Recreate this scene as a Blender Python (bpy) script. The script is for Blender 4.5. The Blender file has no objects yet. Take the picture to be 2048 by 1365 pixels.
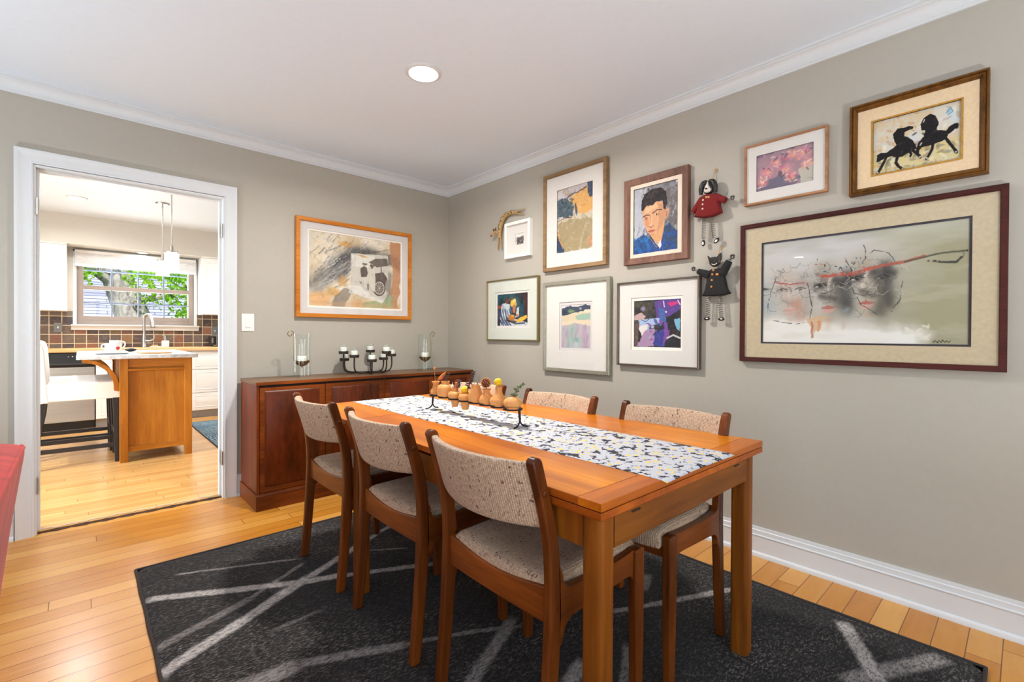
import bpy, bmesh, math, random
import numpy as np
from mathutils import Vector, Matrix
random.seed(7)
RNG = np.random.default_rng(11)
sc = bpy.context.scene
COL = sc.collection
PI = math.pi
ORG = {}

# ------------------------------------------------------------------ mesh builder
class MB:
    def __init__(s):
        s.v = []; s.f = []; s.m = []
    def add(s, vs, fs, mi=0):
        o = len(s.v); s.v += [tuple(map(float, p)) for p in vs]
        for f in fs:
            s.f.append([o + i for i in f]); s.m.append(mi)
    def box(s, x0, x1, y0, y1, z0, z1, mi=0):
        s.add([(x0, y0, z0), (x1, y0, z0), (x1, y1, z0), (x0, y1, z0), (x0, y0, z1), (x1, y0, z1), (x1, y1, z1), (x0, y1, z1)],
              [(0, 3, 2, 1), (4, 5, 6, 7), (0, 1, 5, 4), (1, 2, 6, 5), (2, 3, 7, 6), (3, 0, 4, 7)], mi)
    def prism(s, poly, axis, a, b, mi=0):
        # poly in the two other axes in cyclic order: x->(y,z)  y->(x,z)  z->(x,y)
        def P(p, t):
            return {'x': (t, p[0], p[1]), 'y': (p[0], t, p[1]), 'z': (p[0], p[1], t)}[axis]
        n = len(poly)
        s.add([P(p, a) for p in poly] + [P(p, b) for p in poly],
              [tuple(range(n))[::-1], tuple(range(n, 2 * n))] + [(i, (i + 1) % n, n + (i + 1) % n, n + i) for i in range(n)], mi)
    def loft(s, rings, closed=True, caps=True, mi=0):
        n = len(rings[0]); vs = [p for r in rings for p in r]; fs = []
        for k in range(len(rings) - 1):
            for i in range(n if closed else n - 1):
                j = (i + 1) % n
                fs.append((k * n + i, k * n + j, (k + 1) * n + j, (k + 1) * n + i))
        if caps and closed:
            fs.append(tuple(range(n))[::-1]); e = (len(rings) - 1) * n
            fs.append(tuple(range(e, e + n)))
        s.add(vs, fs, mi)
    def tube(s, pts, r, n=8, mi=0, caps=True):
        pts = [Vector(p) for p in pts]; k = len(pts)
        rs = r if isinstance(r, (list, tuple)) else [r] * k
        rings = []; up = None
        for i, p in enumerate(pts):
            t = (pts[min(i + 1, k - 1)] - pts[max(i - 1, 0)])
            if t.length < 1e-9: t = Vector((0, 0, 1))
            t.normalize()
            if up is None:
                up = t.orthogonal().normalized()
            else:
                up = (up - t * up.dot(t))
                up = up.normalized() if up.length > 1e-6 else t.orthogonal().normalized()
            w = t.cross(up)
            rings.append([p + (up * math.cos(2 * PI * j / n) + w * math.sin(2 * PI * j / n)) * rs[i] for j in range(n)])
        s.loft(rings, True, caps, mi)
    def lathe(s, prof, c=(0, 0, 0), n=24, mi=0, closed=False):
        rings = [[(c[0] + r * math.cos(2 * PI * j / n), c[1] + r * math.sin(2 * PI * j / n), c[2] + z) for j in range(n)] for r, z in prof]
        if closed: rings.append(rings[0])
        s.loft(rings, True, not closed, mi)
    def ball(s, c, r, nu=16, nv=10, mi=0, rot=None):
        rx, ry, rz = r if isinstance(r, (list, tuple)) else (r, r, r)
        rings = []
        for k in range(nv + 1):
            th = PI * k / nv; q = max(math.sin(th), 1e-3)
            rings.append([Vector((rx * q * math.cos(2 * PI * j / nu), ry * q * math.sin(2 * PI * j / nu), -rz * math.cos(th))) for j in range(nu)])
        if rot is not None: rings = [[rot @ p for p in r_] for r_ in rings]
        s.loft([[p + Vector(c) for p in r_] for r_ in rings], True, True, mi)
    def grid(s, fn, nu, nv, mi=0, wrap=False):
        vs = [fn(i / nu, j / nv) for j in range(nv + 1) for i in range(nu + 1)]
        fs = [(j * (nu + 1) + i, j * (nu + 1) + i + 1, (j + 1) * (nu + 1) + i + 1, (j + 1) * (nu + 1) + i) for j in range(nv) for i in range(nu)]
        s.add(vs, fs, mi)
    def move(s, M):
        s.v = [tuple(M @ Vector(p)) for p in s.v]; return s
    def build(s, name, mats, parent=None, bevel=0, seg=2, smooth=True, angle=38, sub=0, local=False, solid=0):
        if not isinstance(mats, (list, tuple)): mats = [mats]
        V = np.array(s.v)
        if parent is not None:
            o = ORG[parent.name]
        elif local:
            o = Vector((0, 0, 0))
        else:
            lo = V.min(0); hi = V.max(0); o = Vector(((lo[0] + hi[0]) / 2, (lo[1] + hi[1]) / 2, lo[2]))
        me = bpy.data.meshes.new(name)
        me.from_pydata([tuple(p) for p in (V - np.array(o))], [], s.f)
        for m in mats: me.materials.append(m)
        if len(mats) > 1: me.polygons.foreach_set('material_index', s.m)
        bm = bmesh.new(); bm.from_mesh(me); bmesh.ops.recalc_face_normals(bm, faces=bm.faces); bm.to_mesh(me); bm.free()
        if smooth:
            me.polygons.foreach_set('use_smooth', [True] * len(me.polygons))
            if not sub: me.set_sharp_from_angle(angle=math.radians(angle))
        ob = bpy.data.objects.new(name, me); COL.objects.link(ob)
        if parent is not None: ob.parent = parent
        else: ob.location = o
        ORG[ob.name] = o
        if solid:
            md = ob.modifiers.new('solid', 'SOLIDIFY'); md.thickness = solid; md.offset = 0
        if bevel:
            md = ob.modifiers.new('bevel', 'BEVEL'); md.width = bevel; md.segments = seg; md.limit_method = 'ANGLE'
            md.angle_limit = math.radians(35); md.harden_normals = True
        if sub:
            md = ob.modifiers.new('sub', 'SUBSURF'); md.levels = sub; md.render_levels = sub
        return ob

def thing(name, label, cat, loc=(0, 0, 0), group=None, kind=None):
    o = bpy.data.objects.new(name, None); COL.objects.link(o); o.empty_display_size = .05
    o.location = loc; ORG[o.name] = Vector(loc)
    return tag(o, label, cat, group, kind)
def tag(o, label=None, cat=None, group=None, kind=None):
    if label: o['label'] = label
    if cat: o['category'] = cat
    if group: o['group'] = group
    if kind: o['kind'] = kind
    return o
def struct(o, label=None, cat=None):
    o['kind'] = 'structure'
    if label: o['label'] = label
    if cat: o['category'] = cat
    return o
def copy_tree(o, parent=None):
    c = o.copy(); COL.objects.link(c)
    if parent is not None: c.parent = parent
    ORG[c.name] = ORG.get(o.name, Vector((0, 0, 0)))
    for ch in list(o.children): copy_tree(ch, c)
    return c
def arc(c, r, a0, a1, n, plane='xz'):
    out = []
    for i in range(n + 1):
        a = a0 + (a1 - a0) * i / n; u, v = c[0] + r * math.cos(a), c[1] + r * math.sin(a); out.append((u, v))
    return out
def rrect(x0, x1, y0, y1, r, n=4):
    return (arc((x1 - r, y0 + r), r, -PI / 2, 0, n) + arc((x1 - r, y1 - r), r, 0, PI / 2, n) + arc((x0 + r, y1 - r), r, PI / 2, PI, n) + arc((x0 + r, y0 + r), r, PI, 1.5 * PI, n))
def spline(pts, n=6):
    P = [Vector(p) for p in pts]; P = [P[0] * 2 - P[1]] + P + [P[-1] * 2 - P[-2]]; out = []
    for i in range(1, len(P) - 2):
        a, b, c, d = P[i - 1], P[i], P[i + 1], P[i + 2]
        for k in range(n):
            t = k / n
            out.append(.5 * ((2 * b) + (c - a) * t + (2 * a - 5 * b + 4 * c - d) * t * t + (3 * b - a - 3 * c + d) * t ** 3))
    out.append(P[-2]); return out

# ------------------------------------------------------------------ materials
def S(*c):
    if len(c) == 1: c = c[0]
    if isinstance(c, (int, float)): c = (c, c, c)
    l = []
    for x in c:
        x = x / 255.
        l.append(x / 12.92 if x <= .04045 else ((x + .055) / 1.055) ** 2.4)
    return (l[0], l[1], l[2], 1)
class NT:
    def __init__(s, name):
        s.mat = bpy.data.materials.new(name); s.mat.use_nodes = True
        s.t = s.mat.node_tree; s.t.nodes.clear()
        s.out = s.n('ShaderNodeOutputMaterial')
    def n(s, typ, **kw):
        nd = s.t.nodes.new(typ)
        for k, v in kw.items():
            if k.startswith('_'): setattr(nd, k[1:], v)
        return nd
    def set(s, nd, key, val):
        i = nd.inputs[key]
        if hasattr(val, 'is_linked') or hasattr(val, 'node'): s.t.links.new(val, i)
        else: i.default_value = val
        return nd
    def math(s, op, a, b=0., c=None, clamp=False):
        nd = s.n('ShaderNodeMath', _operation=op, _use_clamp=clamp)
        s.set(nd, 0, a); s.set(nd, 1, b)
        if c is not None: s.set(nd, 2, c)
        return nd.outputs[0]
    def mix(s, fac, a, b, blend='MIX'):
        nd = s.n('ShaderNodeMixRGB', _blend_type=blend)
        s.set(nd, 0, fac); s.set(nd, 1, a); s.set(nd, 2, b); return nd.outputs[0]
    def ramp(s, fac, stops, interp='LINEAR'):
        nd = s.n('ShaderNodeValToRGB'); cr = nd.color_ramp; cr.interpolation = interp
        while len(cr.elements) < len(stops): cr.elements.new(.5)
        for e, (p, c) in zip(cr.elements, stops):
            e.position = p; e.color = c if not isinstance(c, (int, float)) else (c, c, c, 1)
        s.set(nd, 0, fac); return nd.outputs[0]
    def coord(s, scale=(1, 1, 1), rot=(0, 0, 0), loc=(0, 0, 0), kind='Object'):
        tc = s.n('ShaderNodeTexCoord'); mp = s.n('ShaderNodeMapping')
        mp.inputs['Scale'].default_value = scale; mp.inputs['Rotation'].default_value = rot; mp.inputs['Location'].default_value = loc
        s.t.links.new(tc.outputs[kind], mp.inputs[0]); return mp.outputs[0]
    def noise(s, vec, scale=5, detail=4, rough=.5, dist=0., dims='3D'):
        nd = s.n('ShaderNodeTexNoise', _noise_dimensions=dims)
        if vec is not None: s.set(nd, 'Vector', vec)
        nd.inputs['Scale'].default_value = scale; nd.inputs['Detail'].default_value = detail
        nd.inputs['Roughness'].default_value = rough; nd.inputs['Distortion'].default_value = dist
        return nd.outputs[0]
    def bump(s, h, strength=.2, dist=.01):
        nd = s.n('ShaderNodeBump'); nd.inputs['Strength'].default_value = strength; nd.inputs['Distance'].default_value = dist
        s.set(nd, 'Height', h); return nd.outputs[0]
    def bsdf(s, color, rough=.5, metal=0., normal=None, **kw):
        b = s.n('ShaderNodeBsdfPrincipled')
        s.set(b, 'Base Color', color); s.set(b, 'Roughness', rough); s.set(b, 'Metallic', metal)
        if normal is not None: s.set(b, 'Normal', normal)
        for k, v in kw.items(): s.set(b, k, v)
        s.t.links.new(b.outputs[0], s.out.inputs[0]); return s.mat
M = {}
def plain(name, rgb, rough=.5, metal=0., vary=.06, bump=0., scale=30, **kw):
    t = NT(name); n = t.noise(t.coord(), scale, 3)
    c = S(rgb)
    lo = tuple(x * (1 - vary) for x in c[:3]) + (1,); hi = tuple(min(x * (1 + vary), 1) for x in c[:3]) + (1,)
    col = t.ramp(n, [(.3, lo), (.7, hi)])
    nm = t.bump(t.noise(t.coord(), scale * 6, 4), bump, .003) if bump else None
    M[name] = t.bsdf(col, rough, metal, nm, **kw); return M[name]
def wood(name, dark, light, axis='x', scale=9., rough=.32, stretch=12., pores=.25, coat=0.):
    t = NT(name); k = {'x': (1 / stretch, 1, 1), 'y': (1, 1 / stretch, 1), 'z': (1, 1, 1 / stretch)}[axis]
    v = t.coord(k); a = t.noise(v, scale, 6, .6, .9); b = t.noise(v, scale * 9, 3, .6, .2); w = t.noise(t.coord(), 1.7, 2)
    f = t.math('ADD', t.math('MULTIPLY', a, .75), t.math('MULTIPLY', b, pores))
    f = t.math('ADD', f, t.math('MULTIPLY', t.math('SUBTRACT', w, .5), .5))
    md = tuple((x + y) / 2 for x, y in zip(S(dark), S(light)))
    c = t.ramp(f, [(.36, S(dark)), (.52, md), (.66, S(light))])
    M[name] = t.bsdf(c, t.math('ADD', rough, t.math('MULTIPLY', a, .12)), 0, t.bump(b, .05, .002), **{'Specular IOR Level': .22}, **({'Coat Weight': coat, 'Coat Roughness': .15} if coat else {}))
    return M[name]
def thinglass(name, tint=(.97, .985, .98, 1), rough=.0, boost=1.0, extra=.0):
    t = NT(name); fr = t.n('ShaderNodeFresnel'); fr.inputs[0].default_value = 1.45
    tr = t.n('ShaderNodeBsdfTransparent'); tr.inputs[0].default_value = tint
    gl = t.n('ShaderNodeBsdfGlossy'); gl.inputs['Roughness'].default_value = rough; gl.inputs[0].default_value = (1, 1, 1, 1)
    mx = t.n('ShaderNodeMixShader'); f = t.math('ADD', t.math('MULTIPLY', fr.outputs[0], boost), extra, clamp=True)
    ge = t.n('ShaderNodeNewGeometry'); f = t.math('MULTIPLY', f, t.math('SUBTRACT', 1., ge.outputs['Backfacing']))
    t.set(mx, 0, f); t.t.links.new(tr.outputs[0], mx.inputs[1]); t.t.links.new(gl.outputs[0], mx.inputs[2])
    t.t.links.new(mx.outputs[0], t.out.inputs[0]); M[name] = t.mat; return t.mat
def emit(name, rgb, strength):
    t = NT(name); e = t.n('ShaderNodeEmission'); e.inputs[0].default_value = S(rgb); e.inputs[1].default_value = strength
    t.t.links.new(e.outputs[0], t.out.inputs[0]); M[name] = t.mat; return t.mat
def planks(name, width, length, cols, rough, mortar=.0017, seed=0.):
    t = NT(name); v = t.coord(loc=(seed, seed * .37, 0))
    s0 = t.n('ShaderNodeSeparateXYZ'); t.set(s0, 0, v)
    wn = t.n('ShaderNodeTexWhiteNoise', _noise_dimensions='1D'); t.set(wn, 'W', t.math('FLOOR', t.math('DIVIDE', s0.outputs[1], width)))
    c0 = t.n('ShaderNodeCombineXYZ'); t.set(c0, 0, t.math('ADD', s0.outputs[0], t.math('MULTIPLY', wn.outputs[0], length * 7.31))); t.set(c0, 1, s0.outputs[1]); v = c0.outputs[0]
    br = t.n('ShaderNodeTexBrick', _offset=0., _squash=1.0)
    t.set(br, 'Vector', v); br.inputs['Color1'].default_value = (0, 0, 0, 1); br.inputs['Color2'].default_value = (1, 1, 1, 1)
    br.inputs['Mortar'].default_value = (.5, .5, .5, 1); br.inputs['Scale'].default_value = 1; br.inputs['Mortar Size'].default_value = mortar
    br.inputs['Mortar Smooth'].default_value = .3; br.inputs['Brick Width'].default_value = length; br.inputs['Row Height'].default_value = width
    pid = br.outputs[0]
    # grain runs along x, offset per plank
    sx = t.n('ShaderNodeSeparateXYZ'); t.set(sx, 0, v)
    cm = t.n('ShaderNodeCombineXYZ'); t.set(cm, 0, t.math('MULTIPLY', sx.outputs[0], .16)); t.set(cm, 1, sx.outputs[1]); t.set(cm, 2, t.math('MULTIPLY', pid, 7.3))
    g = t.noise(cm.outputs[0], 11, 6, .55, 1.6); fine = t.noise(cm.outputs[0], 120, 2, .5)
    base = t.ramp(t.math('ADD', t.math('MULTIPLY_ADD', pid, .44, .10), t.math('MULTIPLY', g, .42)), [(.1, S(cols[0])), (.45, S(cols[1])), (.85, S(cols[2]))])
    kn = t.ramp(t.noise(cm.outputs[0], 3.1, 3, .5, .4), [(.7, 0.), (.78, 1.)])
    base = t.mix(t.math('MULTIPLY', kn, .25), base, S(cols[3]))
    base = t.mix(t.math('MULTIPLY', fine, .14), base, S(cols[0]))
    c = t.mix(t.math('MULTIPLY', br.outputs[1], .95), base, S(cols[3]))
    rg = t.math('ADD', rough, t.math('MULTIPLY', g, .1))
    h = t.math('SUBTRACT', t.math('MULTIPLY', g, .08), br.outputs[1])
    M[name] = t.bsdf(c, rg, 0, t.bump(h, .25, .002)); return M[name]
# ------------------------------------------------------------------ material set
plain('wall_paint', (176, 170, 159), .55, vary=.015, bump=.08, scale=40)
plain('kitchen_paint', (204, 199, 190), .6, vary=.015)
plain('ceiling_paint', (224, 234, 245), .7, vary=.01)
plain('white_trim', (214, 217, 220), .35, vary=.01)
plain('white_lacquer', (240, 240, 238), .3, vary=.01)
planks('oak_floor', .0872, 1.9, [(172, 102, 26), (200, 136, 50), (220, 164, 82), (110, 60, 18)], .2)
planks('kitchen_oak', .0572, 1.0, [(192, 138, 76), (220, 168, 102), (236, 192, 128), (150, 98, 50)], .18, seed=3.1)
wood('threshold_wood', (38, 20, 8), (92, 56, 26), 'x', 14, .6); wood('worn_wood', (176, 140, 100), (226, 206, 180), 'x', 18, .6)
plain('brass_hinge', (190, 186, 176), .35, 1.)
CEIL = 2.415; KC = 2.44; KF = .010
# walls, floor, ceiling ------------------------------------------------
m = MB(); m.box(-7.2, .12, -7.1, .032, -.1, 0); struct(m.build('floor', M['oak_floor'], smooth=False))
m = MB(); m.box(-4.7, .7, .036, 4.3, -.1, KF); struct(m.build('floor_kitchen', M['kitchen_oak'], smooth=False))
m = MB()
xs = np.linspace(-2.655, -1.785, 60)
for i in range(59):
    w = .006 * math.sin(i * .9) + .003 * math.sin(i * 2.3); w2 = .006 * math.sin((i + 1) * .9) + .003 * math.sin((i + 1) * 2.3)
    m.add([(xs[i], .012 + w, .0005), (xs[i + 1], .012 + w2, .0005), (xs[i + 1], .052 + w2, KF + .0008), (xs[i], .052 + w, KF + .0008)], [(0, 1, 2, 3)]); m.add([(xs[i], .052 + w, KF + .0008), (xs[i + 1], .052 + w2, KF + .0008), (xs[i + 1], .075 + 1.7 * w2, KF + .0004), (xs[i], .075 + 1.7 * w, KF + .0004)], [(0, 1, 2, 3)], 1)
struct(m.build('trim_5', [M['threshold_wood'], M['worn_wood']]))
m = MB(); m.box(0, .12, -7.1, .12, 0, CEIL + .1); struct(m.build('wall_right', M['wall_paint'], smooth=False))
DX0, DX1, DZ = -2.672, -1.778, 1.992
m = MB(); m.box(-7.2, DX0, 0, .12, 0, CEIL + .1); m.box(DX1, 0, 0, .12, 0, CEIL + .1); m.box(DX0, DX1, 0, .12, DZ, CEIL + .1)
struct(m.build('wall_back', M['wall_paint'], smooth=False))
def wall_with_hole(m, axis, c0, c1, a0, a1, zt, ha0, ha1, hz0, hz1):
    def B(p, q, r, t):
        if axis == 'y': m.box(p, q, c0, c1, r, t)
        else: m.box(c0, c1, p, q, r, t)
    B(a0, ha0, 0, zt); B(ha1, a1, 0, zt); B(ha0, ha1, 0, hz0); B(ha0, ha1, hz1, zt)
m = MB(); wall_with_hole(m, 'y', -7.22, -7.1, -7.2, .12, CEIL + .1, -5.0, -1.1, .25, 2.15); struct(m.build('wall_front', M['wall_paint'], smooth=False))
m = MB(); wall_with_hole(m, 'x', -7.32, -7.2, -7.1, .12, CEIL + .1, -6.4, -3.6, .25, 2.15); struct(m.build('wall_left', M['wall_paint'], smooth=False))
m = MB(); m.box(-7.2, 0, -7.1, 0, CEIL, CEIL + .1); struct(m.build('ceiling', M['ceiling_paint'], smooth=False))
m = MB(); m.box(-4.7, .7, .12, 4.3, KC, KC + .1); struct(m.build('ceiling_kitchen', M['ceiling_paint'], smooth=False))
# living-room windows (behind the camera): white frames with glass
thinglass('window_glass', (.97, .985, .985, 1), 0, 1.0)
def big_window(name, axis, c, a0, a1, z0, z1, n):
    w = thing(name, None, None, ((a0 + a1) / 2, c, z0) if axis == 'y' else (c, (a0 + a1) / 2, z0)); struct(w)
    f = MB(); g = MB()
    def B(mb, p, q, r, t, d0, d1):
        if axis == 'y': mb.box(p, q, c + d0, c + d1, r, t)
        else: mb.box(c + d0, c + d1, p, q, r, t)
    B(f, a0, a1, z0, z0 + .06, -.03, .05); B(f, a0, a1, z1 - .06, z1, -.03, .05)
    for i in range(n + 1):
        x = a0 + (a1 - a0) * i / n; B(f, max(a0, x - .04), min(a1, x + .04), z0 + .06, z1 - .06, -.03, .05)
    B(g, a0 + .03, a1 - .03, z0 + .05, z1 - .05, -.004, .002)
    f.build('window_frame', M['white_trim'], w); g.build('window_glass', M['window_glass'], w)
big_window('window_2', 'y', -7.15, -5.0, -1.1, .25, 2.15, 4)
big_window('window_3', 'x', -7.25, -6.4, -3.6, .25, 2.15, 3)
# crown moulding -------------------------------------------------------
cp = [(0, -.078), (.010, -.078), (.010, -.068), (.014, -.066), (.014, -.060)] + [(.014 + .026 * (1 - math.cos(a)), -.060 + .040 * math.sin(a)) for a in np.linspace(.15, PI / 2, 6)] + [(.042, -.018), (.042, -.012), (.050, -.010), (.050, 0), (0, 0)]
def crown(name, fn, mat='white_trim'):
    m = MB(); m.loft([[fn(d, z, 0) for d, z in cp], [fn(d, z, 1) for d, z in cp]]); struct(m.build(name, M[mat]))
crown('trim_1', lambda d, z, e: ((-7.2, -d, CEIL + z), (-d, -d, CEIL + z))[e])
crown('trim_2', lambda d, z, e: ((-d, -d, CEIL + z), (-d, -7.1, CEIL + z))[e])
# baseboards -----------------------------------------------------------
bp = [(0, .0), (.028, 0), (.028, .008), (.025, .017), (.019, .022), (.015, .023), (.015, .099), (.018, .101), (.018, .104), (.012, .107), (.0115, .116), (.0115, .126), (.0085, .129), (.0075, .142), (0, .142)]
m = MB(); m.loft([[(-d, -.0, z) for d, z in bp], [(-d, -7.1, z) for d, z in bp]]); struct(m.build('baseboard_right', M['white_trim'], angle=25))
m = MB(); m.loft([[(-1.712, -d, z) for d, z in bp], [(-.03, -d, z) for d, z in bp]]); struct(m.build('baseboard_back', M['white_trim'], angle=25))
m = MB(); m.loft([[(-7.2, -d, z) for d, z in bp], [(-2.742, -d, z) for d, z in bp]]); struct(m.build('baseboard_left', M['white_trim'], angle=25))
# doorway to the kitchen: casing, jamb, hinge leaves ---------------------
door = struct(thing('door_1', None, None, (-2.225, 0, 0)), 'white cased doorway opening to the kitchen', 'doorway')
prof = [(0, 0), (0, .012), (.006, .014), (.010, .012), (.018, .012), (.034, .014), (.052, .020), (.062, .024), (.070, .024), (.070, 0)]   # (distance outward from opening edge, projection)
CX0, CX1, CZ = -2.668, -1.783, 1.988
path = [(CX0, 0), (CX0, CZ), (CX1, CZ), (CX1, 0)]
m = MB(); rings = []
for k, (x, z) in enumerate(path):
    sx = -1 if k < 2 else 1; sz = 0 if k in (0, 3) else 1
    rings.append([(x + sx * a, -d, z + sz * a) for a, d in prof])
m.loft(rings); m.build('casing', M['white_trim'], door, angle=22)
m = MB(); m.loft([[(p[0], .12 - p[1], p[2]) for p in r] for r in rings]); m.build('casing', M['white_trim'], door, angle=22)
m = MB()
m.box(DX0, DX0 + .014, -.004, .124, .0, CZ - .002); m.box(DX1 - .014, DX1, -.004, .124, 0, CZ - .002); m.box(DX0 + .014, DX1 - .014, -.004, .124, CZ - .014, CZ - .002)
m.box(DX0 + .014, DX0 + .026, .035, .075, .012, CZ - .014); m.box(DX1 - .026, DX1 - .014, .035, .075, .012, CZ - .014); m.box(DX0 + .026, DX1 - .026, .035, .075, CZ - .026, CZ - .014)
m.build('jamb', M['white_trim'], door, bevel=.0015)
for x, z, s in ((DX1 - .014, 1.72, -1), (DX0 + .014, 1.72, 1), (DX0 + .014, .22, 1), (DX1 - .014, .22, -1)):
    m = MB(); m.box(min(x, x + s * .003), max(x, x + s * .003), .0, .030, z, z + .09); m.tube([(x + s * .003, -.004, z), (x + s * .003, -.004, z + .09)], .005)
    m.build('hinge_leaf', M['brass_hinge'], door)
# kitchen shell ----------------------------------------------------------
KW = 4.14
m = MB(); m.box(-4.7, -2.51, KW, KW + .15, 0, KC + .1); m.box(-1.33, .7, KW, KW + .15, 0, KC + .1); m.box(-2.51, -1.33, KW, KW + .15, 0, 1.19); m.box(-2.51, -1.33, KW, KW + .15, 2.06, KC + .1)
struct(m.build('wall_kitchen_back', M['kitchen_paint'], smooth=False))
m = MB(); m.box(.6, .7, .12, KW, 0, KC + .1); struct(m.build('wall_kitchen_right', M['kitchen_paint'], smooth=False))
m = MB(); wall_with_hole(m, 'x', -4.8, -4.7, .12, KW + .15, KC + .1, .25, 1.5, .1, 2.1); struct(m.build('wall_kitchen_left', M['kitchen_paint'], smooth=False))
big_window('window_4', 'x', -4.75, .25, 1.5, .1, 2.1, 2)
m = MB(); m.box(-4.7, .6, 3.80, KW, 2.105, KC); struct(m.build('wall_kitchen_soffit', M['kitchen_paint'], smooth=False))
# slate backsplash
t = NT('slate_tile'); v = t.coord(loc=(.036, 0, .0195))
sx = t.n('ShaderNodeSeparateXYZ'); t.set(sx, 0, v); cm = t.n('ShaderNodeCombineXYZ'); t.set(cm, 0, sx.outputs[0]); t.set(cm, 1, sx.outputs[2])
br = t.n('ShaderNodeTexBrick', _offset=0.); t.set(br, 'Vector', cm.outputs[0]); br.inputs['Color1'].default_value = (0, 0, 0, 1); br.inputs['Color2'].default_value = (1, 1, 1, 1)
br.inputs['Scale'].default_value = 1; br.inputs['Brick Width'].default_value = .1085; br.inputs['Row Height'].default_value = .1085; br.inputs['Mortar Size'].default_value = .004; br.inputs['Mortar Smooth'].default_value = .2
n1 = t.noise(t.coord((1, 1, 1.8)), 16, 5, .6, 1.0); n2 = t.noise(t.coord((1, 1, 2)), 70, 3)
tc = t.ramp(br.outputs[0], [(0, S(64, 58, 62)), (.2, S(112, 104, 94)), (.36, S(104, 78, 66)), (.5, S(58, 56, 62)), (.64, S(148, 98, 78)), (.78, S(126, 106, 62)), (.92, S(92, 78, 76))])
tc = t.mix(t.ramp(n1, [(.46, 0.), (.66, .4)]), tc, S(150, 122, 102)); tc = t.mix(t.math('MULTIPLY', n2, .22), tc, S(48, 44, 44))
c = t.mix(br.outputs[1], tc, S(214, 200, 172))
M['slate_tile'] = t.bsdf(c, .45, 0, t.bump(t.math('SUBTRACT', t.math('MULTIPLY', n1, .5), br.outputs[1]), .5, .004))
m = MB(); m.box(-3.4, -2.54, KW - .008, KW, .90, 1.345); m.box(-2.54, -1.30, KW - .008, KW, .90, 1.125); m.box(-1.30, .2, KW - .008, KW, .90, 1.345)
struct(m.build('trim_6', M['slate_tile'], local=True, smooth=False), 'slate tile backsplash behind the kitchen counter', 'backsplash')
# kitchen window ----------------------------------------------------------
plain('taupe_vinyl', (148, 134, 126), .45, vary=.02); plain('blue_grid', (116, 128, 158), .4, vary=.02); plain('blind_cloth', (226, 226, 228), .8, vary=.02)
win = struct(thing('window_1', None, None, (-1.92, 4.2, 1.19)), 'taupe double-hung kitchen window above the sink', 'window')
m = MB()
for a in [(-2.51, -2.45, 1.19, 2.06), (-1.39, -1.33, 1.19, 2.06), (-2.45, -1.39, 1.19, 1.24), (-2.45, -1.39, 2.0, 2.06)]: m.box(a[0], a[1], 4.15, 4.25, a[2], a[3])
m.build('window_frame', M['taupe_vinyl'], win, bevel=.002)
def sash(z0, z1, y0, y1, st):
    m = MB(); m.box(-2.497, -2.497 + st, y0, y1, z0, z1); m.box(-1.352 - st + .005, -1.347, y0, y1, z0, z1)
    m.box(-2.497 + st, -1.347 - st, y0, y1, z0, z0 + .052); m.box(-2.497 + st, -1.347 - st, y0, y1, z1 - .052, z1)
    p = m.build('sash', M['taupe_vinyl'], win, bevel=.002)
    yc = (y0 + y1) / 2
    g = MB(); g.box(-2.497 + st, -1.347 - st, yc - .002, yc + .002, z0 + .05, z1 - .05); g.build('pane', M['window_glass'], p)
    g = MB()
    for x in (-2.187, -1.925, -1.66): g.box(x - .008, x + .008, yc - .007, yc + .007, z0 + .052, z1 - .052)
    zm = (z0 + z1) / 2 + (.0 if z0 < 1.5 else .03); g.box(-2.497 + st, -1.347 - st, yc - .006, yc + .006, zm - .008, zm + .008)
    g.build('muntin_grid', M['blue_grid'], p)
ORG_ = ORG
sash(1.24, 1.665, 4.155, 4.185, .044); sash(1.615, 2.03, 4.19, 4.22, .044)
m = MB(); m.box(-2.545, -2.51, 4.125, 4.15, 1.185, 2.09); m.box(-1.33, -1.295, 4.125, 4.15, 1.185, 2.09); m.box(-2.545, -1.295, 4.125, 4.15, 2.06, 2.095); m.build('casing', M['white_trim'], win, bevel=.002)
m = MB(); pr = [(KW, 1.185), (4.055, 1.185), (4.052, 1.176), (4.056, 1.168), (4.07, 1.160), (4.085, 1.145), (4.09, 1.12), (KW, 1.118)]
m.loft([[(-2.56, y, z) for y, z in pr], [(-1.28, y, z) for y, z in pr]]); m.build('sill', M['white_trim'], win)
bl = thing('window_blind', 'white pleated blind raised above the kitchen window', 'blind', (-1.92, 4.09, 1.89))
m = MB(); n = 7
m.box(-2.528, -1.316, 4.06, 4.122, 2.05, 2.078); m.build('headrail', M['white_lacquer'], bl, bevel=.004)
m = MB(); zz = np.linspace(1.91, 2.05, 2 * n + 1); pts = [(4.063 + (.009 if i % 2 else 0), z) for i, z in enumerate(zz)] + [(4.118 - (.009 if i % 2 else 0), z) for i, z in list(enumerate(zz))[::-1]]
m.prism(pts, 'x', -2.525, -1.319); m.build('pleats', M['blind_cloth'], bl, angle=10)
m = MB(); m.box(-2.527, -1.317, 4.06, 4.12, 1.886, 1.912); m.build('bottom_rail', M['white_lacquer'], bl, bevel=.004)
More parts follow.
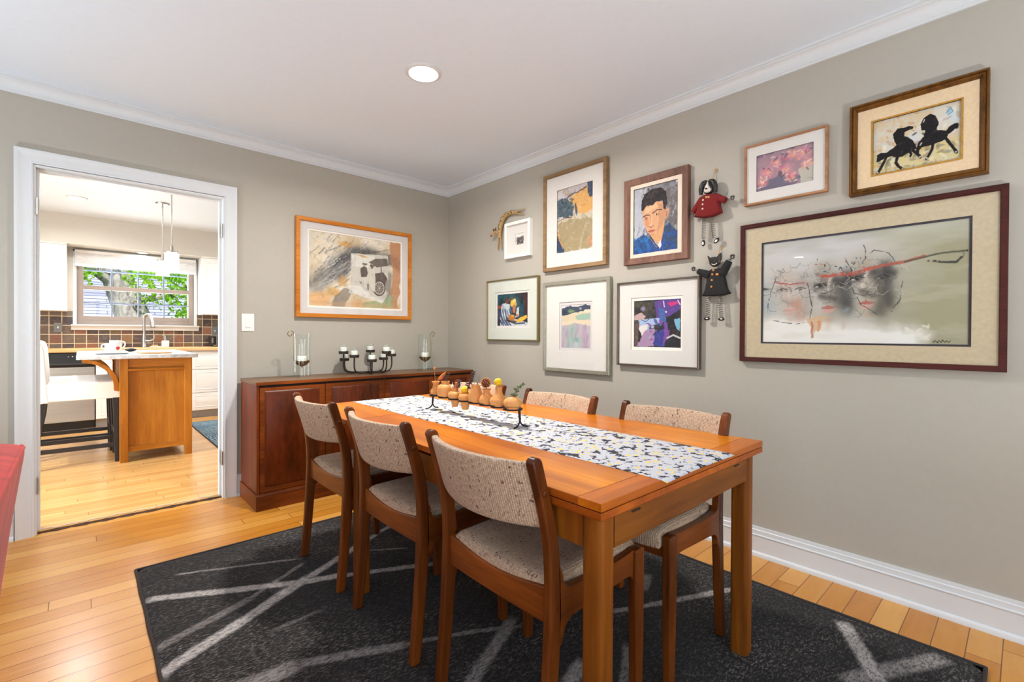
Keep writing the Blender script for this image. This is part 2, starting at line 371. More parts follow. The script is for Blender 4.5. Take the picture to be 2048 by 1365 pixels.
# recessed ceiling lights ---------------------------------------------------
emit('lamp_white', (255, 250, 240), 14.); plain('light_ring', (214, 214, 214), .4, vary=.01); emit('lamp_soft', (255, 252, 246), 8.)
def downlight(x, y, z, r, label, group=None, em='lamp_white'):
    d = thing('recessed_light', label, 'ceiling light', (x, y, z - .012), group)
    m = MB(); m.lathe([(r, 0), (r, -.004), (r - .012, -.011), (r - .017, -.010), (r - .017, 0)], (x, y, z), 40, closed=True); m.build('trim_ring', M['light_ring'], d, angle=60)
    m = MB(); m.lathe([(.001, -.003), (r - .018, -.003), (r - .018, -.001), (.001, -.001)], (x, y, z), 40); m.build('lens', M[em], d)
    return d
downlight(-1.203, -1.508, CEIL, .090, 'glowing recessed ceiling light above the dining table')
downlight(-2.505, 2.85, KC, .085, 'recessed kitchen ceiling light seen through the doorway', em='lamp_soft')
downlight(-1.90, 3.97, 2.105, .07, 'small recessed light under the soffit above the kitchen window', em='lamp_soft')
downlight(-6.41, -.997, CEIL, .09, 'recessed ceiling light at the living room end', em='lamp_soft')
downlight(-3.5, 1.2, KC, .085, 'added kitchen ceiling light, hidden left of the doorway view', em='lamp_soft'); downlight(-.55, 2.5, KC, .085, 'added kitchen ceiling light, hidden right of the doorway view', em='lamp_soft')  # both added out of sight to brighten the kitchen
# light switch
plain('switch_plastic', (236, 236, 234), .3, vary=.01)
sw = thing('light_switch', 'white rocker light switch on the wall beside the doorway', 'light switch', (-1.643, 0, 1.104))
m = MB(); m.box(-1.683, -1.604, -.007, -.0005, 1.104, 1.223); m.build('plate', M['switch_plastic'], sw, bevel=.003)
m = MB(); m.prism([(-.007, 1.131), (-.012, 1.1315), (-.0085, 1.164), (-.0085, 1.196), (-.007, 1.1965)], 'x', -1.661, -1.627); m.build('rocker', M['switch_plastic'], sw, bevel=.001)
RUG_LINES = [(-2.289, -1.186, -1.785, -1.464, 0.045, 1), (-1.803, -1.454, -1.613, -1.528, 0.045, 1), (-1.633, -1.522, -1.257, -1.711, 0.036, 0.85), (-2.302, -1.742, -1.741, -1.441, 0.05, 1), (-1.748, -1.447, -1.374, -1.258, 0.04, 0.9), (-1.374, -1.258, -1.117, -1.131, 0.03, 0.7), (-2.166, -1.025, -1.726, -1.230, 0.018, 0.5), (-2.300, -1.585, -1.978, -1.457, 0.04, 0.35), (-1.978, -1.457, -1.718, -1.297, 0.022, 0.4), (-2.195, -1.976, -1.958, -1.986, 0.07, 0.45), (-1.958, -1.986, -1.656, -2.131, 0.04, 0.5), (-1.656, -2.131, -1.414, -2.245, 0.022, 0.45), (-1.414, -2.245, -1.285, -2.326, 0.022, 0.45), (-1.973, -1.741, -1.799, -1.731, 0.02, 0.25), (-1.433, -1.375, -1.277, -1.478, 0.014, 0.4), (-0.370, -3.123, -0.651, -3.278, 0.05, 1), (-0.651, -3.278, -0.751, -3.333, 0.05, 1), (-0.722, -3.206, -0.352, -3.402, 0.055, 0.55), (-0.964, -2.492, -0.776, -2.588, 0.026, 0.6), (-0.776, -2.588, -0.426, -2.753, 0.03, 0.7), (-1.271, -2.268, -1.600, -2.429, 0.045, 0.55), (-1.262, -2.599, -1.442, -2.658, 0.05, 0.7), (-1.082, -2.649, -1.268, -2.763, 0.03, 0.35), (-0.601, -2.438, -0.730, -2.490, 0.04, 0.4)]
# ------------------------------------------------------------------ sideboard
wood('rosewood', (70, 27, 5), (134, 58, 18), 'z', 8, .3, 10, .3, coat=0)
wood('rosewood_x', (78, 33, 7), (142, 70, 22), 'x', 8, .32, 12, .3, coat=0)
wood('burl_panel', (54, 20, 3), (102, 41, 10), 'z', 6, .3, 4, .35, coat=0)
wood('sideboard_top', (88, 62, 40), (136, 104, 76), 'x', 9, .3, 14, .3)
plain('shadow_gap', (28, 14, 8), .6)
sb = thing('sideboard', 'long dark reddish-brown wooden sideboard against the back wall', 'sideboard', (-.865, -.21, 0))
m = MB(); m.box(-1.697, -.032, -.424, -.032, 0, .090); m.prism([(-.424, .09), (-.424, .094), (-.410, .101), (-.032, .101), (-.032, .09)], 'x', -1.697, -.032); m.build('plinth', M['rosewood_x'], sb, bevel=.0015)
m = MB(); m.box(-1.690, -1.674, -.404, -.032, .101, .770); m.box(-.048, -.032, -.404, -.032, .101, .770); m.box(-1.674, -.048, -.385, -.032, .101, .770); m.box(-.848, -.834, -.400, -.385, .101, .770)
m.build('carcass', M['rosewood'], sb, bevel=.0012)
m = MB(); m.box(-1.674, -.048, -.386, -.3855, .755, .770); m.build('reveal', M['shadow_gap'], sb)
m = MB(); m.box(-1.694, -.030, -.412, -.032, .770, .790); m.build('top', [M['sideboard_top']], sb, bevel=.002)
m = MB(); m.box(-1.695, -.029, -.4145, -.412, .7705, .7895); m.build('edge_band', M['rosewood_x'], sb)
for x0, x1, p0, p1 in ((-1.671, -1.272, -1.645, -1.309), (-1.268, -.850, -1.229, -.882), (-.832, -.418, -.794, -.457), (-.414, -.050, -.376, -.085)):
    m = MB(); m.box(x0, x1, -.402, -.387, .105, .756); d = m.build('door', M['rosewood_x'], sb, bevel=.001)
    m = MB(); q = .012
    m.loft([[(x, -.402, z) for x, z in ((p0, .138), (p1, .138), (p1, .732), (p0, .732))], [(x, -.411, z) for x, z in ((p0 + q, .138 + q), (p1 - q, .138 + q), (p1 - q, .732 - q), (p0 + q, .732 - q))]])
    m.build('raised_panel', M['burl_panel'], d)
# ------------------------------------------------------------------ rug (shader draws the woven lines)
LINES = [  # x0,y0,x1,y1,width,strength
]
def rug_material(lines):
    t = NT('rug_wool'); tc = t.n('ShaderNodeTexCoord'); v = tc.outputs['Object']
    sx = t.n('ShaderNodeSeparateXYZ'); t.set(sx, 0, v); X, Y = sx.outputs[0], sx.outputs[1]
    w1 = t.noise(v, 55, 3, .7); w2 = t.noise(v, 6, 2, .5); f1 = t.noise(t.coord((1, 1, 1)), 420, 2, .7); f2 = t.noise(t.coord((.45, 1.1, 1), (0, 0, .6)), 160, 3, .75)
    jit = t.math('ADD', t.math('MULTIPLY', t.math('SUBTRACT', w1, .5), .016), t.math('MULTIPLY', t.math('SUBTRACT', w2, .5), .02))
    tot = None
    for x0, y0, x1, y1, wd, st in lines:
        dx, dy = x1 - x0, y1 - y0; L = math.hypot(dx, dy); nx, ny = -dy / L, dx / L; tx, ty = dx / L, dy / L
        d = t.math('ADD', t.math('MULTIPLY', X, nx), t.math('MULTIPLY_ADD', Y, ny, -(nx * x0 + ny * y0)))
        d = t.math('ABSOLUTE', t.math('ADD', d, jit))
        a = t.math('MULTIPLY_ADD', t.math('DIVIDE', d, wd / 2), -1.5, 1.95, clamp=True)
        s_ = t.math('ADD', t.math('MULTIPLY', X, tx), t.math('MULTIPLY_ADD', Y, ty, -(tx * x0 + ty * y0)))
        e = t.math('MULTIPLY', t.math('MULTIPLY_ADD', s_, 30., .5, clamp=True), t.math('MULTIPLY_ADD', t.math('SUBTRACT', s_, L), -30., .5, clamp=True))
        a = t.math('MULTIPLY', t.math('MULTIPLY', a, e), st)
        tot = a if tot is None else t.math('MAXIMUM', tot, a)
    patch = t.ramp(t.noise(t.coord((.55, 1.5, 1), (0, 0, .35)), 2.2, 3, .6, .8), [(.44, 0.), (.66, 1.)])
    f3 = t.noise(t.coord((.5, 1.2, 1), (0, 0, .5)), 95, 3, .8); fl = t.ramp(t.math('ADD', t.math('MULTIPLY', f2, .5), t.math('MULTIPLY', f3, .5)), [(.51, 0.), (.60, 1.)])
    base = t.ramp(t.math('ADD', t.math('MULTIPLY', f1, .6), t.math('MULTIPLY', f3, .4)), [(.36, S(8, 8, 9)), (.52, S(33, 31, 32)), (.68, S(76, 71, 70))])
    base = t.mix(t.math('MULTIPLY', fl, t.math('MULTIPLY_ADD', patch, .6, .2)), base, S(150, 142, 136))
    lnc = t.math('MULTIPLY', tot, t.ramp(t.math('ADD', t.math('MULTIPLY', f3, .6), t.math('MULTIPLY', f1, .4)), [(.38, .06), (.53, 1.)]))
    c = t.mix(lnc, base, S(214, 207, 203))
    return t.bsdf(c, .95, 0, t.bump(t.math('ADD', t.math('MULTIPLY', f1, .5), f3), 1., .010), **{'Sheen Weight': .1, 'Specular IOR Level': .1})
RUGL = RUG_LINES
M['rug_wool'] = rug_material([(a + 1.3, b + 2.14, c + 1.3, d + 2.14, w, s) for a, b, c, d, w, s in RUGL])   # object origin of the rug
plain('rug_edge', (52, 46, 44), .95)
m = MB(); nx, ny = 60, 84
def rugf(u, v):
    x, y = -2.30 + 2.0 * u, -3.50 + 2.66 * v
    e = min(u, 1 - u) * 2.0; g = min(v, 1 - v) * 2.66; q = min(e, g)
    return (x + .004 * math.sin(v * 31), y + .004 * math.sin(u * 27), .004 + .008 * min(1, q / .012))
m.grid(rugf, nx, ny)
rg = thing('area_rug', 'dark charcoal rug with pale crossing streaks under the table', 'rug', (-1.3, -2.14, 0))
m.box(-2.298, -.302, -3.498, -.842, .0005, .004); m.build('pile', M['rug_wool'], rg)
m = MB()
loop = [(-2.30, -3.50), (-.30, -3.50), (-.30, -.84), (-2.30, -.84)]
for i in range(4):
    a, b = loop[i], loop[(i + 1) % 4]
    m.tube([(a[0] + (b[0] - a[0]) * k / 30 + .0015 * math.sin(k * 1.7), a[1] + (b[1] - a[1]) * k / 30, .006) for k in range(31)], .0055, 8)
m.build('bound_edge', M['rug_edge'], rg)
RZ = .012
# ------------------------------------------------------------------ dining table
wood('teak_y', (166, 82, 4), (228, 136, 14), 'y', 7, .26, 16, .2, coat=.15)
wood('teak_x', (148, 70, 8), (204, 112, 22), 'x', 8, .28, 14, .25, coat=.15)
wood('teak_leg', (92, 46, 8), (146, 82, 22), 'z', 8, .36, 14, .3); wood('teak_apron', (96, 50, 12), (146, 86, 26), 'x', 8, .4, 14, .3)
wood('teak_y2', (174, 90, 4), (236, 146, 18), 'y', 7, .26, 16, .2, coat=.15)
wood('teak_edge', (134, 60, 12), (184, 96, 26), 'y', 8, .3, 14, .25)
TX0, TX1, TY0, TY1, TZ = -1.668, -.760, -2.972, -1.160, .730
tb = thing('dining_table', 'rectangular teak draw-leaf dining table in the middle of the rug', 'table', (-1.214, -2.066, RZ))
m = MB()
m.box(TX0, TX1, TY0 + .065, -1.668, TZ - .0186, TZ); tt = m.build('tabletop', M['teak_edge'], tb, bevel=.0015)
m = MB(); m.box(TX0, TX1, -1.666, TY1 - .065, TZ - .0186, TZ); tl = m.build('leaf', M['teak_edge'], tb, bevel=.0015)
for y0, y1, mt, pr_ in ((TY0 + .066, -2.578, 'teak_y2', tt), (-2.577, -1.6685, 'teak_y', tt), (-1.6655, TY1 - .066, 'teak_y2', tl)):
    m = MB(); m.box(TX0 + .001, TX1 - .001, y0, y1, TZ - .0002, TZ + .0006); m.build('veneer_panel', M[mt], pr_)
for y0, y1 in ((TY0, TY0 + .065), (TY1 - .065, TY1)):
    m = MB(); m.box(TX0, TX1, y0, y1, TZ - .0186, TZ + .0006); m.build('end_band', M['teak_x'], tb, bevel=.0012)
for y0, y1 in ((TY0, -2.42),):
    m = MB(); m.box(TX0, TX1, y0, y1, TZ - .0385, TZ - .0206); m.build('leaf', M['teak_edge'], tb, bevel=.002)
m = MB(); m.box(TX0 + .03, TX1 - .03, TY0 + .05, -2.45, TZ - .0206, TZ - .0186); m.build('leaf_gap', M['shadow_gap'], tb)
lx = ((-1.646, -1.590), (-.845, -.789)); ly = ((-2.955, -2.899), (-1.735, -1.679))
for a in lx:
    for b in ly:
        m = MB(); m.prism(rrect(a[0], a[1], b[0], b[1], .013, 4), 'z', RZ, TZ - .0385); m.build('leg', M['teak_leg'], tb)
za, zb = .606, TZ - .0385
for y in (-2.952, -1.702):
    m = MB(); m.box(-1.590, -.845, y, y + .02, za, zb); p = m.build('apron', M['teak_apron'], tb, bevel=.0015)
    if y < -2:
        for x in (-1.505, -.925):
            m = MB(); m.prism([(x - .017, .670), (x + .017, .670), (x + .019, .6725), (x + .017, .675), (x - .017, .675), (x - .019, .6725)], 'y', y - .0012, y + .004); m.build('finger_notch', M['shadow_gap'], p)
for x in (-1.50, -.955):
    m = MB(); m.box(x, x + .03, -2.3, -1.24, TZ - .052, TZ - .0388); m.build('leaf_runner', M['teak_leg'], tb, bevel=.002)
for x in (-1.640, -.815):
    m = MB(); m.box(x, x + .02, -2.899, -1.735, za, zb); m.build('apron', M['teak_leg'], tb, bevel=.0015)
# ------------------------------------------------------------------ chairs
wood('chair_teak', (70, 30, 6), (128, 66, 20), 'z', 9, .34, 12, .3, coat=.1)
wood('chair_rail', (88, 40, 8), (146, 76, 24), 'y', 9, .32, 12, .3, coat=.1)
wood('chair_side', (82, 38, 8), (136, 70, 22), 'x', 9, .34, 12, .3, coat=.1)
def tweed(name, base, lite, fleck):
    t = NT(name); v = t.coord()
    n = t.noise(v, 130, 4, .75); n2 = t.noise(t.coord((1, 1, .5)), 260, 3, .7); big = t.noise(v, 9, 3)
    fk = t.ramp(t.noise(t.coord((1, 1, .55)), 125, 2, .6), [(.565, 0.), (.63, 1.)]); gate = t.ramp(t.noise(v, 60, 3, .7), [(.46, 0.), (.60, 1.)])
    wy = t.n('ShaderNodeTexWave', _wave_type='BANDS', _bands_direction='Y'); t.set(wy, 'Vector', v); wy.inputs['Scale'].default_value = 52; wy.inputs['Distortion'].default_value = 1.5; wy.inputs['Detail Scale'].default_value = 8
    wz = t.n('ShaderNodeTexWave', _wave_type='BANDS', _bands_direction='Z'); t.set(wz, 'Vector', v); wz.inputs['Scale'].default_value = 60; wz.inputs['Distortion'].default_value = 1.5; wz.inputs['Detail Scale'].default_value = 8
    wx = t.n('ShaderNodeTexWave', _wave_type='BANDS', _bands_direction='X'); t.set(wx, 'Vector', v); wx.inputs['Scale'].default_value = 60; wx.inputs['Distortion'].default_value = 1.5
    wv = t.math('MULTIPLY', wy.outputs['Fac'], t.math('MAXIMUM', wz.outputs['Fac'], wx.outputs['Fac']))
    c = t.mix(t.ramp(n, [(.35, 0.), (.65, 1.)]), S(base), S(lite)); c = t.mix(t.math('MULTIPLY', t.ramp(n2, [(.5, 0.), (.66, 1.)]), .4), c, S(146, 116, 100))
    c = t.mix(t.math('MULTIPLY_ADD', wv, -.42, .42), c, S(112, 86, 74)); c = t.mix(t.math('MULTIPLY', t.math('MULTIPLY', fk, gate), .85), c, S(fleck))
    M[name] = t.bsdf(c, .95, 0, t.bump(wv, .6, .002), **{'Sheen Weight': .15, 'Specular IOR Level': .15}); return M[name]
tweed('oat_tweed', (192, 162, 136), (228, 204, 176), (70, 36, 26))
def chair():
    t = thing('dining_chair', 'x', 'chair')
    rear = [(0, 0), (.016, .2), (.026, .40), (.027, .50), (.020, .58), (.006, .65), (-.015, .72), (-.036, .785)]
    top = [(-.034, .792), (-.027, .797), (-.018, .798), (-.008, .795), (-.002, .788)]
    front = [(.004, .77), (.022, .71), (.044, .64), (.059, .57), (.066, .50), (.067, .47), (.069, .40), (.062, .30), (.050, .15), (.034, 0)]
    rr = [(p.x, p.y) for p in spline([(a, b, 0) for a, b in rear], 3)]; ff = [(p.x, p.y) for p in spline([(a, b, 0) for a, b in front], 3)]
    for s in (-1, 1):
        y = s * .214
        m = MB(); m.prism(rr + top + ff, 'y', y - .0135, y + .0135); lg = m.build('leg', M['chair_teak'], t, bevel=.0065, seg=3, angle=50)
        m = MB(); m.tube([(.004, y + s * .0120, .712), (.004, y + s * .0158, .712)], .0078, 14); m.ball((.004, y + s * .0156, .712), (.0076, .0022, .0076), 14, 6); m.build('dowel_plug', M['chair_side'], lg)
        m = MB(); m.tube([(.052, y + s * .0125, .425), (.052, y + s * .0142, .425)], .0062, 12); m.build('dowel_plug', M['chair_teak'], lg)
        yf = s * .222
        m = MB(); m.prism([(.380, 0), (.410, 0), (.415, .2), (.417, .466), (.404, .470), (.372, .468), (.370, .40), (.372, .3)], 'y', yf - .014, yf + .014); fl = m.build('leg', M['chair_teak'], t, bevel=.006, seg=3)
        m = MB(); m.tube([(.395, yf + s * .0125, .43), (.395, yf + s * .0147, .43)], .0062, 12); m.build('dowel_plug', M['chair_teak'], fl)
        # side rail with sculpted fillets
        topc = [(.055, .530), (.068, .508), (.072, .488), (.082, .472), (.10, .463), (.20, .459), (.32, .463), (.385, .469)]
        botc = [(.385, .352), (.377, .372), (.365, .389), (.345, .400), (.25, .397), (.12, .390), (.095, .384), (.078, .368), (.070, .340), (.06, .33)]
        tp = [(p.x, p.y) for p in spline([(a, b, 0) for a, b in topc], 3)]; bt = [(p.x, p.y) for p in spline([(a, b, 0) for a, b in botc], 3)]
        m = MB(); n = len(tp); m.prism(tp + bt, 'y', s * .217 - .0105, s * .217 + .0105); m.build('side_rail', M['chair_side'], t, bevel=.004, seg=2)
    def rail(x0, x1, zb, zt, dip, nm, w=.204):
        m = MB(); N = 16; rings = []
        for k in range(N + 1):
            y = -w + 2 * w * k / N; q = 1 - (y / w) ** 2; z1 = zt - dip * q ** 1.3; z0 = zb - .004 * q
            rings.append([(x0, y, z0), (x1, y, z0), (x1, y, z1), (x0, y, z1 - .004)])
        m.loft(rings); return m.build(nm, M['chair_rail'], t, bevel=.005, seg=2)
    rail(.040, .062, .380, .474, .024, 'rear_rail'); rail(.378, .398, .392, .452, .010, 'front_rail')
    # seat pad
    m = MB(); NU, NV = 22, 22
    def zt(u, v):
        q = (2 * v - 1) ** 2; ex = min(u, 1 - u) * .415; ey = min(v, 1 - v) * .40; e = min(1, ex / .03) ; g = min(1, ey / .03)
        rd = math.sqrt(max(0, 1 - (1 - e) ** 2)) * math.sqrt(max(0, 1 - (1 - g) ** 2))
        return .462 - .016 * (1 - q) * (1 - u * .75) - (.012 * max(0, u - .8) / .2) + .027 * rd
    def pp(u, v, zf):
        w = .204 + (-.012 * (1 - u) ** 3)
        # rounded plan at the rear corners
        x = .046 + .392 * u; y = (2 * v - 1) * w
        x -= .012 * ((2 * v - 1) ** 2) * (u > .9) * (u - .9) / .1
        return (x, y, zf(u, v))
    us = [(1 - math.cos(PI * i / NU)) / 2 for i in range(NU + 1)]
    vs = [pp(us[i], us[j], zt) for j in range(NV + 1) for i in range(NU + 1)]
    lo = [pp(us[i], us[j], lambda u, v: .446 - .014 * (1 - (2 * v - 1) ** 2) * (1 - u * .6) - (.016 * max(0, u - .75) / .25)) for j in range(NV + 1) for i in range(NU + 1)]
    n = NU + 1; F = []
    for j in range(NV):
        for i in range(NU):
            a = j * n + i; F.append((a, a + 1, a + n + 1, a + n)); b = a + len(vs); F.append((b, b + n, b + n + 1, b + 1))
    L = len(vs)
    for i in range(NU):
        F.append((i, L + i, L + i + 1, i + 1)); a = NV * n + i; F.append((a + 1, L + a + 1, L + a, a))
    for j in range(NV):
        a = j * n; F.append((a + n, L + a + n, L + a, a)); a = j * n + NU; F.append((a, L + a, L + a + n, a + n))
    m.add(vs + lo, F); m.build('seat_pad', M['oat_tweed'], t, angle=70)
    # backrest: curved upholstered panel between the posts
    m = MB(); NA, NB = 26, 16; W = .2005
    prof = [(0, 0)]
    rings = []
    for k in range(NA + 1):
        y = -W + 2 * W * k / NA; q = 1 - (y / W) ** 2; off = -.052 * q
        zb = .618 - .006 * q; zt_ = .782 + .002 * q; ring = []
        for j in range(28):
            a = 2 * PI * j / 28; cx = math.cos(a); cz = math.sin(a)
            # superellipse section
            ex = math.copysign(abs(cx) ** .42, cx) * .0145; ez = math.copysign(abs(cz) ** .30, cz)
            z = (zb + zt_) / 2 + ez * (zt_ - zb) / 2
            ctr = .037 - .055 * ((z - .60) / .185) ** 1.15 if z > .60 else .037
            ring.append((ctr + off + ex, y, z))
        rings.append(ring)
    m.loft(rings); m.build('backrest', M['oat_tweed'], t, angle=60)
    return t
ch = chair()
CH = [(-1.700, -2.605, 0, 'near-side tweed dining chair closest to the front corner table leg'),
      (-1.700, -2.025, 0, 'middle of the three tweed chairs along the near long side of the table'),
      (-1.702, -1.438, 0, 'near-side tweed dining chair closest to the sideboard'),
      (-.765, -2.628, PI, 'far-side tweed chair in front of the large horizontal picture, nearest to the camera'),
      (-.765, -2.030, PI, 'middle tweed chair on the wall side of the table'),
      (-.765, -1.398, PI, 'wall-side tweed chair closest to the sideboard, partly behind the bud vases')]
for i, (x, y, r, lb) in enumerate(CH):
    c = ch if i == 0 else copy_tree(ch)
    c.location = (x, y, RZ); c.rotation_euler = (0, 0, r); c['label'] = lb; c['group'] = 'dining chairs around the table'
# ------------------------------------------------------------------ painter: colours computed per vertex of each painting's own surface
class Art:
    def __init__(s, w, h, bg, seed=1):
        s.w, s.h = w, h; s.a = h / w; s.rng = np.random.default_rng(seed)
        s.V, s.U = np.meshgrid((np.arange(h) + .5) / h, (np.arange(w) + .5) / w, indexing='ij')
        s.c = np.ones((h, w, 3)) * np.array(bg) / 255.
    def vn(s, fx, fy):
        nx, ny = max(2, int(fx)) + 2, max(2, int(fy)) + 2
        g = s.rng.random((ny, nx)); x = s.U * (nx - 2); y = s.V * (ny - 2)
        i = x.astype(int); j = y.astype(int); fx_ = x - i; fy_ = y - j
        fx_ = fx_ * fx_ * (3 - 2 * fx_); fy_ = fy_ * fy_ * (3 - 2 * fy_)
        return (g[j, i] * (1 - fx_) + g[j, i + 1] * fx_) * (1 - fy_) + (g[j + 1, i] * (1 - fx_) + g[j + 1, i + 1] * fx_) * fy_
    def fbm(s, f, oct=4, ax=1., ay=1.):
        o = 0; t = 0; a = 1.
        for k in range(oct):
            o = o + a * s.vn(f * ax * 2 ** k, f * ay * s.a * 2 ** k); t += a; a *= .55
        return o / t
    def lay(s, mask, col):
        m = np.clip(mask, 0, 1)[..., None]; s.c = s.c * (1 - m) + np.array(col) / 255. * m; return s
    def wob(s, amp, f=12):
        return (s.fbm(f, 3) - .5) * amp * 2, (s.fbm(f, 3) - .5) * amp * 2
    def poly(s, pts, col, al=1., amp=.02, f=12, dry=0.):
        du, dv = s.wob(amp, f); U, V = s.U + du, s.V + dv; ins = np.zeros_like(U, bool); n = len(pts)
        for i in range(n):
            (x0, y0), (x1, y1) = pts[i], pts[(i + 1) % n]
            if y0 == y1: continue
            c = ((y0 > V) != (y1 > V)) & (U < (x1 - x0) * (V - y0) / (y1 - y0) + x0); ins ^= c
        m = ins * al
        if dry: m = m * np.clip((s.fbm(40, 2) - dry) * 6 + .5, 0, 1)
        return s.lay(m, col)
    def blob(s, x, y, rx, ry, col, al=1., rot=0., hard=.5, amp=.02, f=14):
        du, dv = s.wob(amp, f); a, b = s.U + du - x, (s.V + dv - y) * s.a; ry = ry * s.a
        ca, sa = math.cos(rot), math.sin(rot); p, q = (a * ca + b * sa) / rx, (-a * sa + b * ca) / ry
        d = np.sqrt(p * p + q * q); return s.lay(np.clip((1 - d) / max(1 - hard, .02), 0, 1) * al, col)
    def line(s, pts, wd, col, al=1., amp=.006, f=30, dry=0., taper=False):
        du, dv = s.wob(amp, f); U, V = s.U + du, (s.V + dv) * s.a; best = np.full(U.shape, 9.); n = len(pts) - 1
        for i in range(n):
            (x0, y0), (x1, y1) = pts[i], pts[i + 1]; y0, y1 = y0 * s.a, y1 * s.a
            dx, dy = x1 - x0, y1 - y0; L = dx * dx + dy * dy + 1e-9; t = np.clip(((U - x0) * dx + (V - y0) * dy) / L, 0, 1)
            d = np.hypot(U - x0 - t * dx, V - y0 - t * dy)
            k = (i + t) / n; ww = wd * (1 - .8 * np.abs(2 * k - 1)) if taper else wd
            best = np.minimum(best, d / (ww + 1e-6))
        m = np.clip((1 - best) * 2.5, 0, 1) * al
        if dry: m = m * np.clip((s.fbm(60, 2) - dry) * 5 + .5, 0, 1)
        return s.lay(m, col)
    def mott(s, col, al, f=8, th=.5, sh=6, ax=1., ay=1.):
        return s.lay(np.clip((s.fbm(f, 4, ax, ay) - th) * sh, 0, 1) * al, col)
    def dabs(s, n, box, size, cols, al=.8, rot=None, asp=.4):
        for k in range(n):
            x = box[0] + s.rng.random() * (box[2] - box[0]); y = box[1] + s.rng.random() * (box[3] - box[1]); c = cols[s.rng.integers(len(cols))]
            r = size * (.5 + s.rng.random()); an = rot + .5 * (s.rng.random() - .5) if rot is not None else s.rng.random() * PI
            # local window only
            a, b = s.U - x, (s.V - y) * s.a; ca, sa = math.cos(an), math.sin(an)
            d = np.sqrt(((a * ca + b * sa) / r) ** 2 + ((-a * sa + b * ca) / (r * asp)) ** 2); s.lay(np.clip((1 - d) * 2.2, 0, 1) * al, c)
        return s
    def soft(s, pts, w, col, al):   # feathered stroke along a polyline
        U, V = s.U + (s.fbm(9, 3) - .5) * .05, (s.V + (s.fbm(9, 3) - .5) * .05) * s.a; best = np.full(U.shape, 9.)
        for (x0, y0), (x1, y1) in zip(pts, pts[1:]):
            y0, y1 = y0 * s.a, y1 * s.a; dx, dy = x1 - x0, y1 - y0; t = np.clip(((U - x0) * dx + (V - y0) * dy) / (dx * dx + dy * dy + 1e-9), 0, 1)
            best = np.minimum(best, np.hypot(U - x0 - t * dx, V - y0 - t * dy) / w)
        return s.lay(np.exp(-best ** 2 * 2) * al * np.clip(.4 + 1.2 * s.fbm(30, 3, 1, .35), 0, 1), col)
    def sign(s, x, y, w, col, h=.02):
        pts = [(x + w * i / 14, y + h * math.sin(i * 2.1) * (1 if i % 4 else 1.8)) for i in range(15)]
        return s.line(pts, .0022, col, .9, 0)
def art_mat():
    t = NT('painted_surface'); at = t.n('ShaderNodeAttribute'); at.attribute_name = 'paint'
    b = t.noise(t.coord(), 300, 3); M['painted_surface'] = t.bsdf(at.outputs[0], .6, 0, t.bump(b, .12, .001), **{'Specular IOR Level': .25})
art_mat()
def wallP(wall):   # (u along the wall left->right as seen from the room, d out of the wall, z)
    return (lambda u, d, z: (-d, -u, z)) if wall == 'right' else (lambda u, d, z: (u, -d, z))
def art_mesh(art, wall, u0, u1, z0, z1, d, parent, name='artwork'):
    P = wallP(wall); h, w = art.h, art.w; o = ORG[parent.name]
    uu = np.linspace(u0, u1, w); zz = np.linspace(z1, z0, h); U, Z = np.meshgrid(uu, zz)
    V = np.zeros((h * w, 3)); D = np.full(U.size, d)
    if wall == 'right': V[:, 0] = -D; V[:, 1] = -U.ravel(); V[:, 2] = Z.ravel()
    else: V[:, 0] = U.ravel(); V[:, 1] = -D; V[:, 2] = Z.ravel()
    V -= np.array(o)
    idx = np.arange(h * w).reshape(h, w); F = np.stack([idx[:-1, :-1], idx[1:, :-1], idx[1:, 1:], idx[:-1, 1:]], -1).reshape(-1, 4)
    me = bpy.data.meshes.new(name); me.vertices.add(h * w); me.loops.add(F.size); me.polygons.add(len(F))
    me.vertices.foreach_set('co', V.ravel()); me.loops.foreach_set('vertex_index', F.ravel().astype(np.int32))
    me.polygons.foreach_set('loop_start', (np.arange(len(F)) * 4).astype(np.int32)); me.polygons.foreach_set('loop_total', np.full(len(F), 4, np.int32))
    me.update(calc_edges=True)
    c = np.clip(art.c.reshape(-1, 3), 0, 1); lin = np.where(c <= .04045, c / 12.92, ((c + .055) / 1.055) ** 2.4)
    at = me.color_attributes.new('paint', 'FLOAT_COLOR', 'POINT'); at.data.foreach_set('color', np.hstack([lin, np.ones((len(lin), 1))]).astype(np.float32).ravel())
    me.materials.append(M['painted_surface']); ob = bpy.data.objects.new(name, me); COL.objects.link(ob); ob.parent = parent; ORG[ob.name] = o
    return ob
thinglass('picture_glass', (.985, .99, .985, 1), 0, 1.0)
def frame_loop(P, u0, u1, z0, z1, prof):
    """prof: (inset from the outer edge, projection from the wall) closed loop"""
    m = MB(); cor = [(u0, z0, 1, 1), (u1, z0, -1, 1), (u1, z1, -1, -1), (u0, z1, 1, -1)]
    rings = [[P(u + a * i, d, z + b * i) for i, d in prof] for u, z, a, b in cor]; rings.append(rings[0])
    m.loft(rings, True, False); return m
def flat_ring(P, u0, u1, z0, z1, a0, a1, b0, b1, d, th=.0025):
    m = MB(); lp = [[(u0, z0), (u1, z0), (u1, z1), (u0, z1)], [(a0, b0), (a1, b0), (a1, b1), (a0, b1)]]
    r = [[P(*((u,) + (d,) + (z,))) for u, z in lp[0]], [P(u, d, z) for u, z in lp[1]], [P(u, d - th, z) for u, z in lp[1]], [P(u, d - th, z) for u, z in lp[0]]]
    m.loft(r + [r[0]], True, False); return m
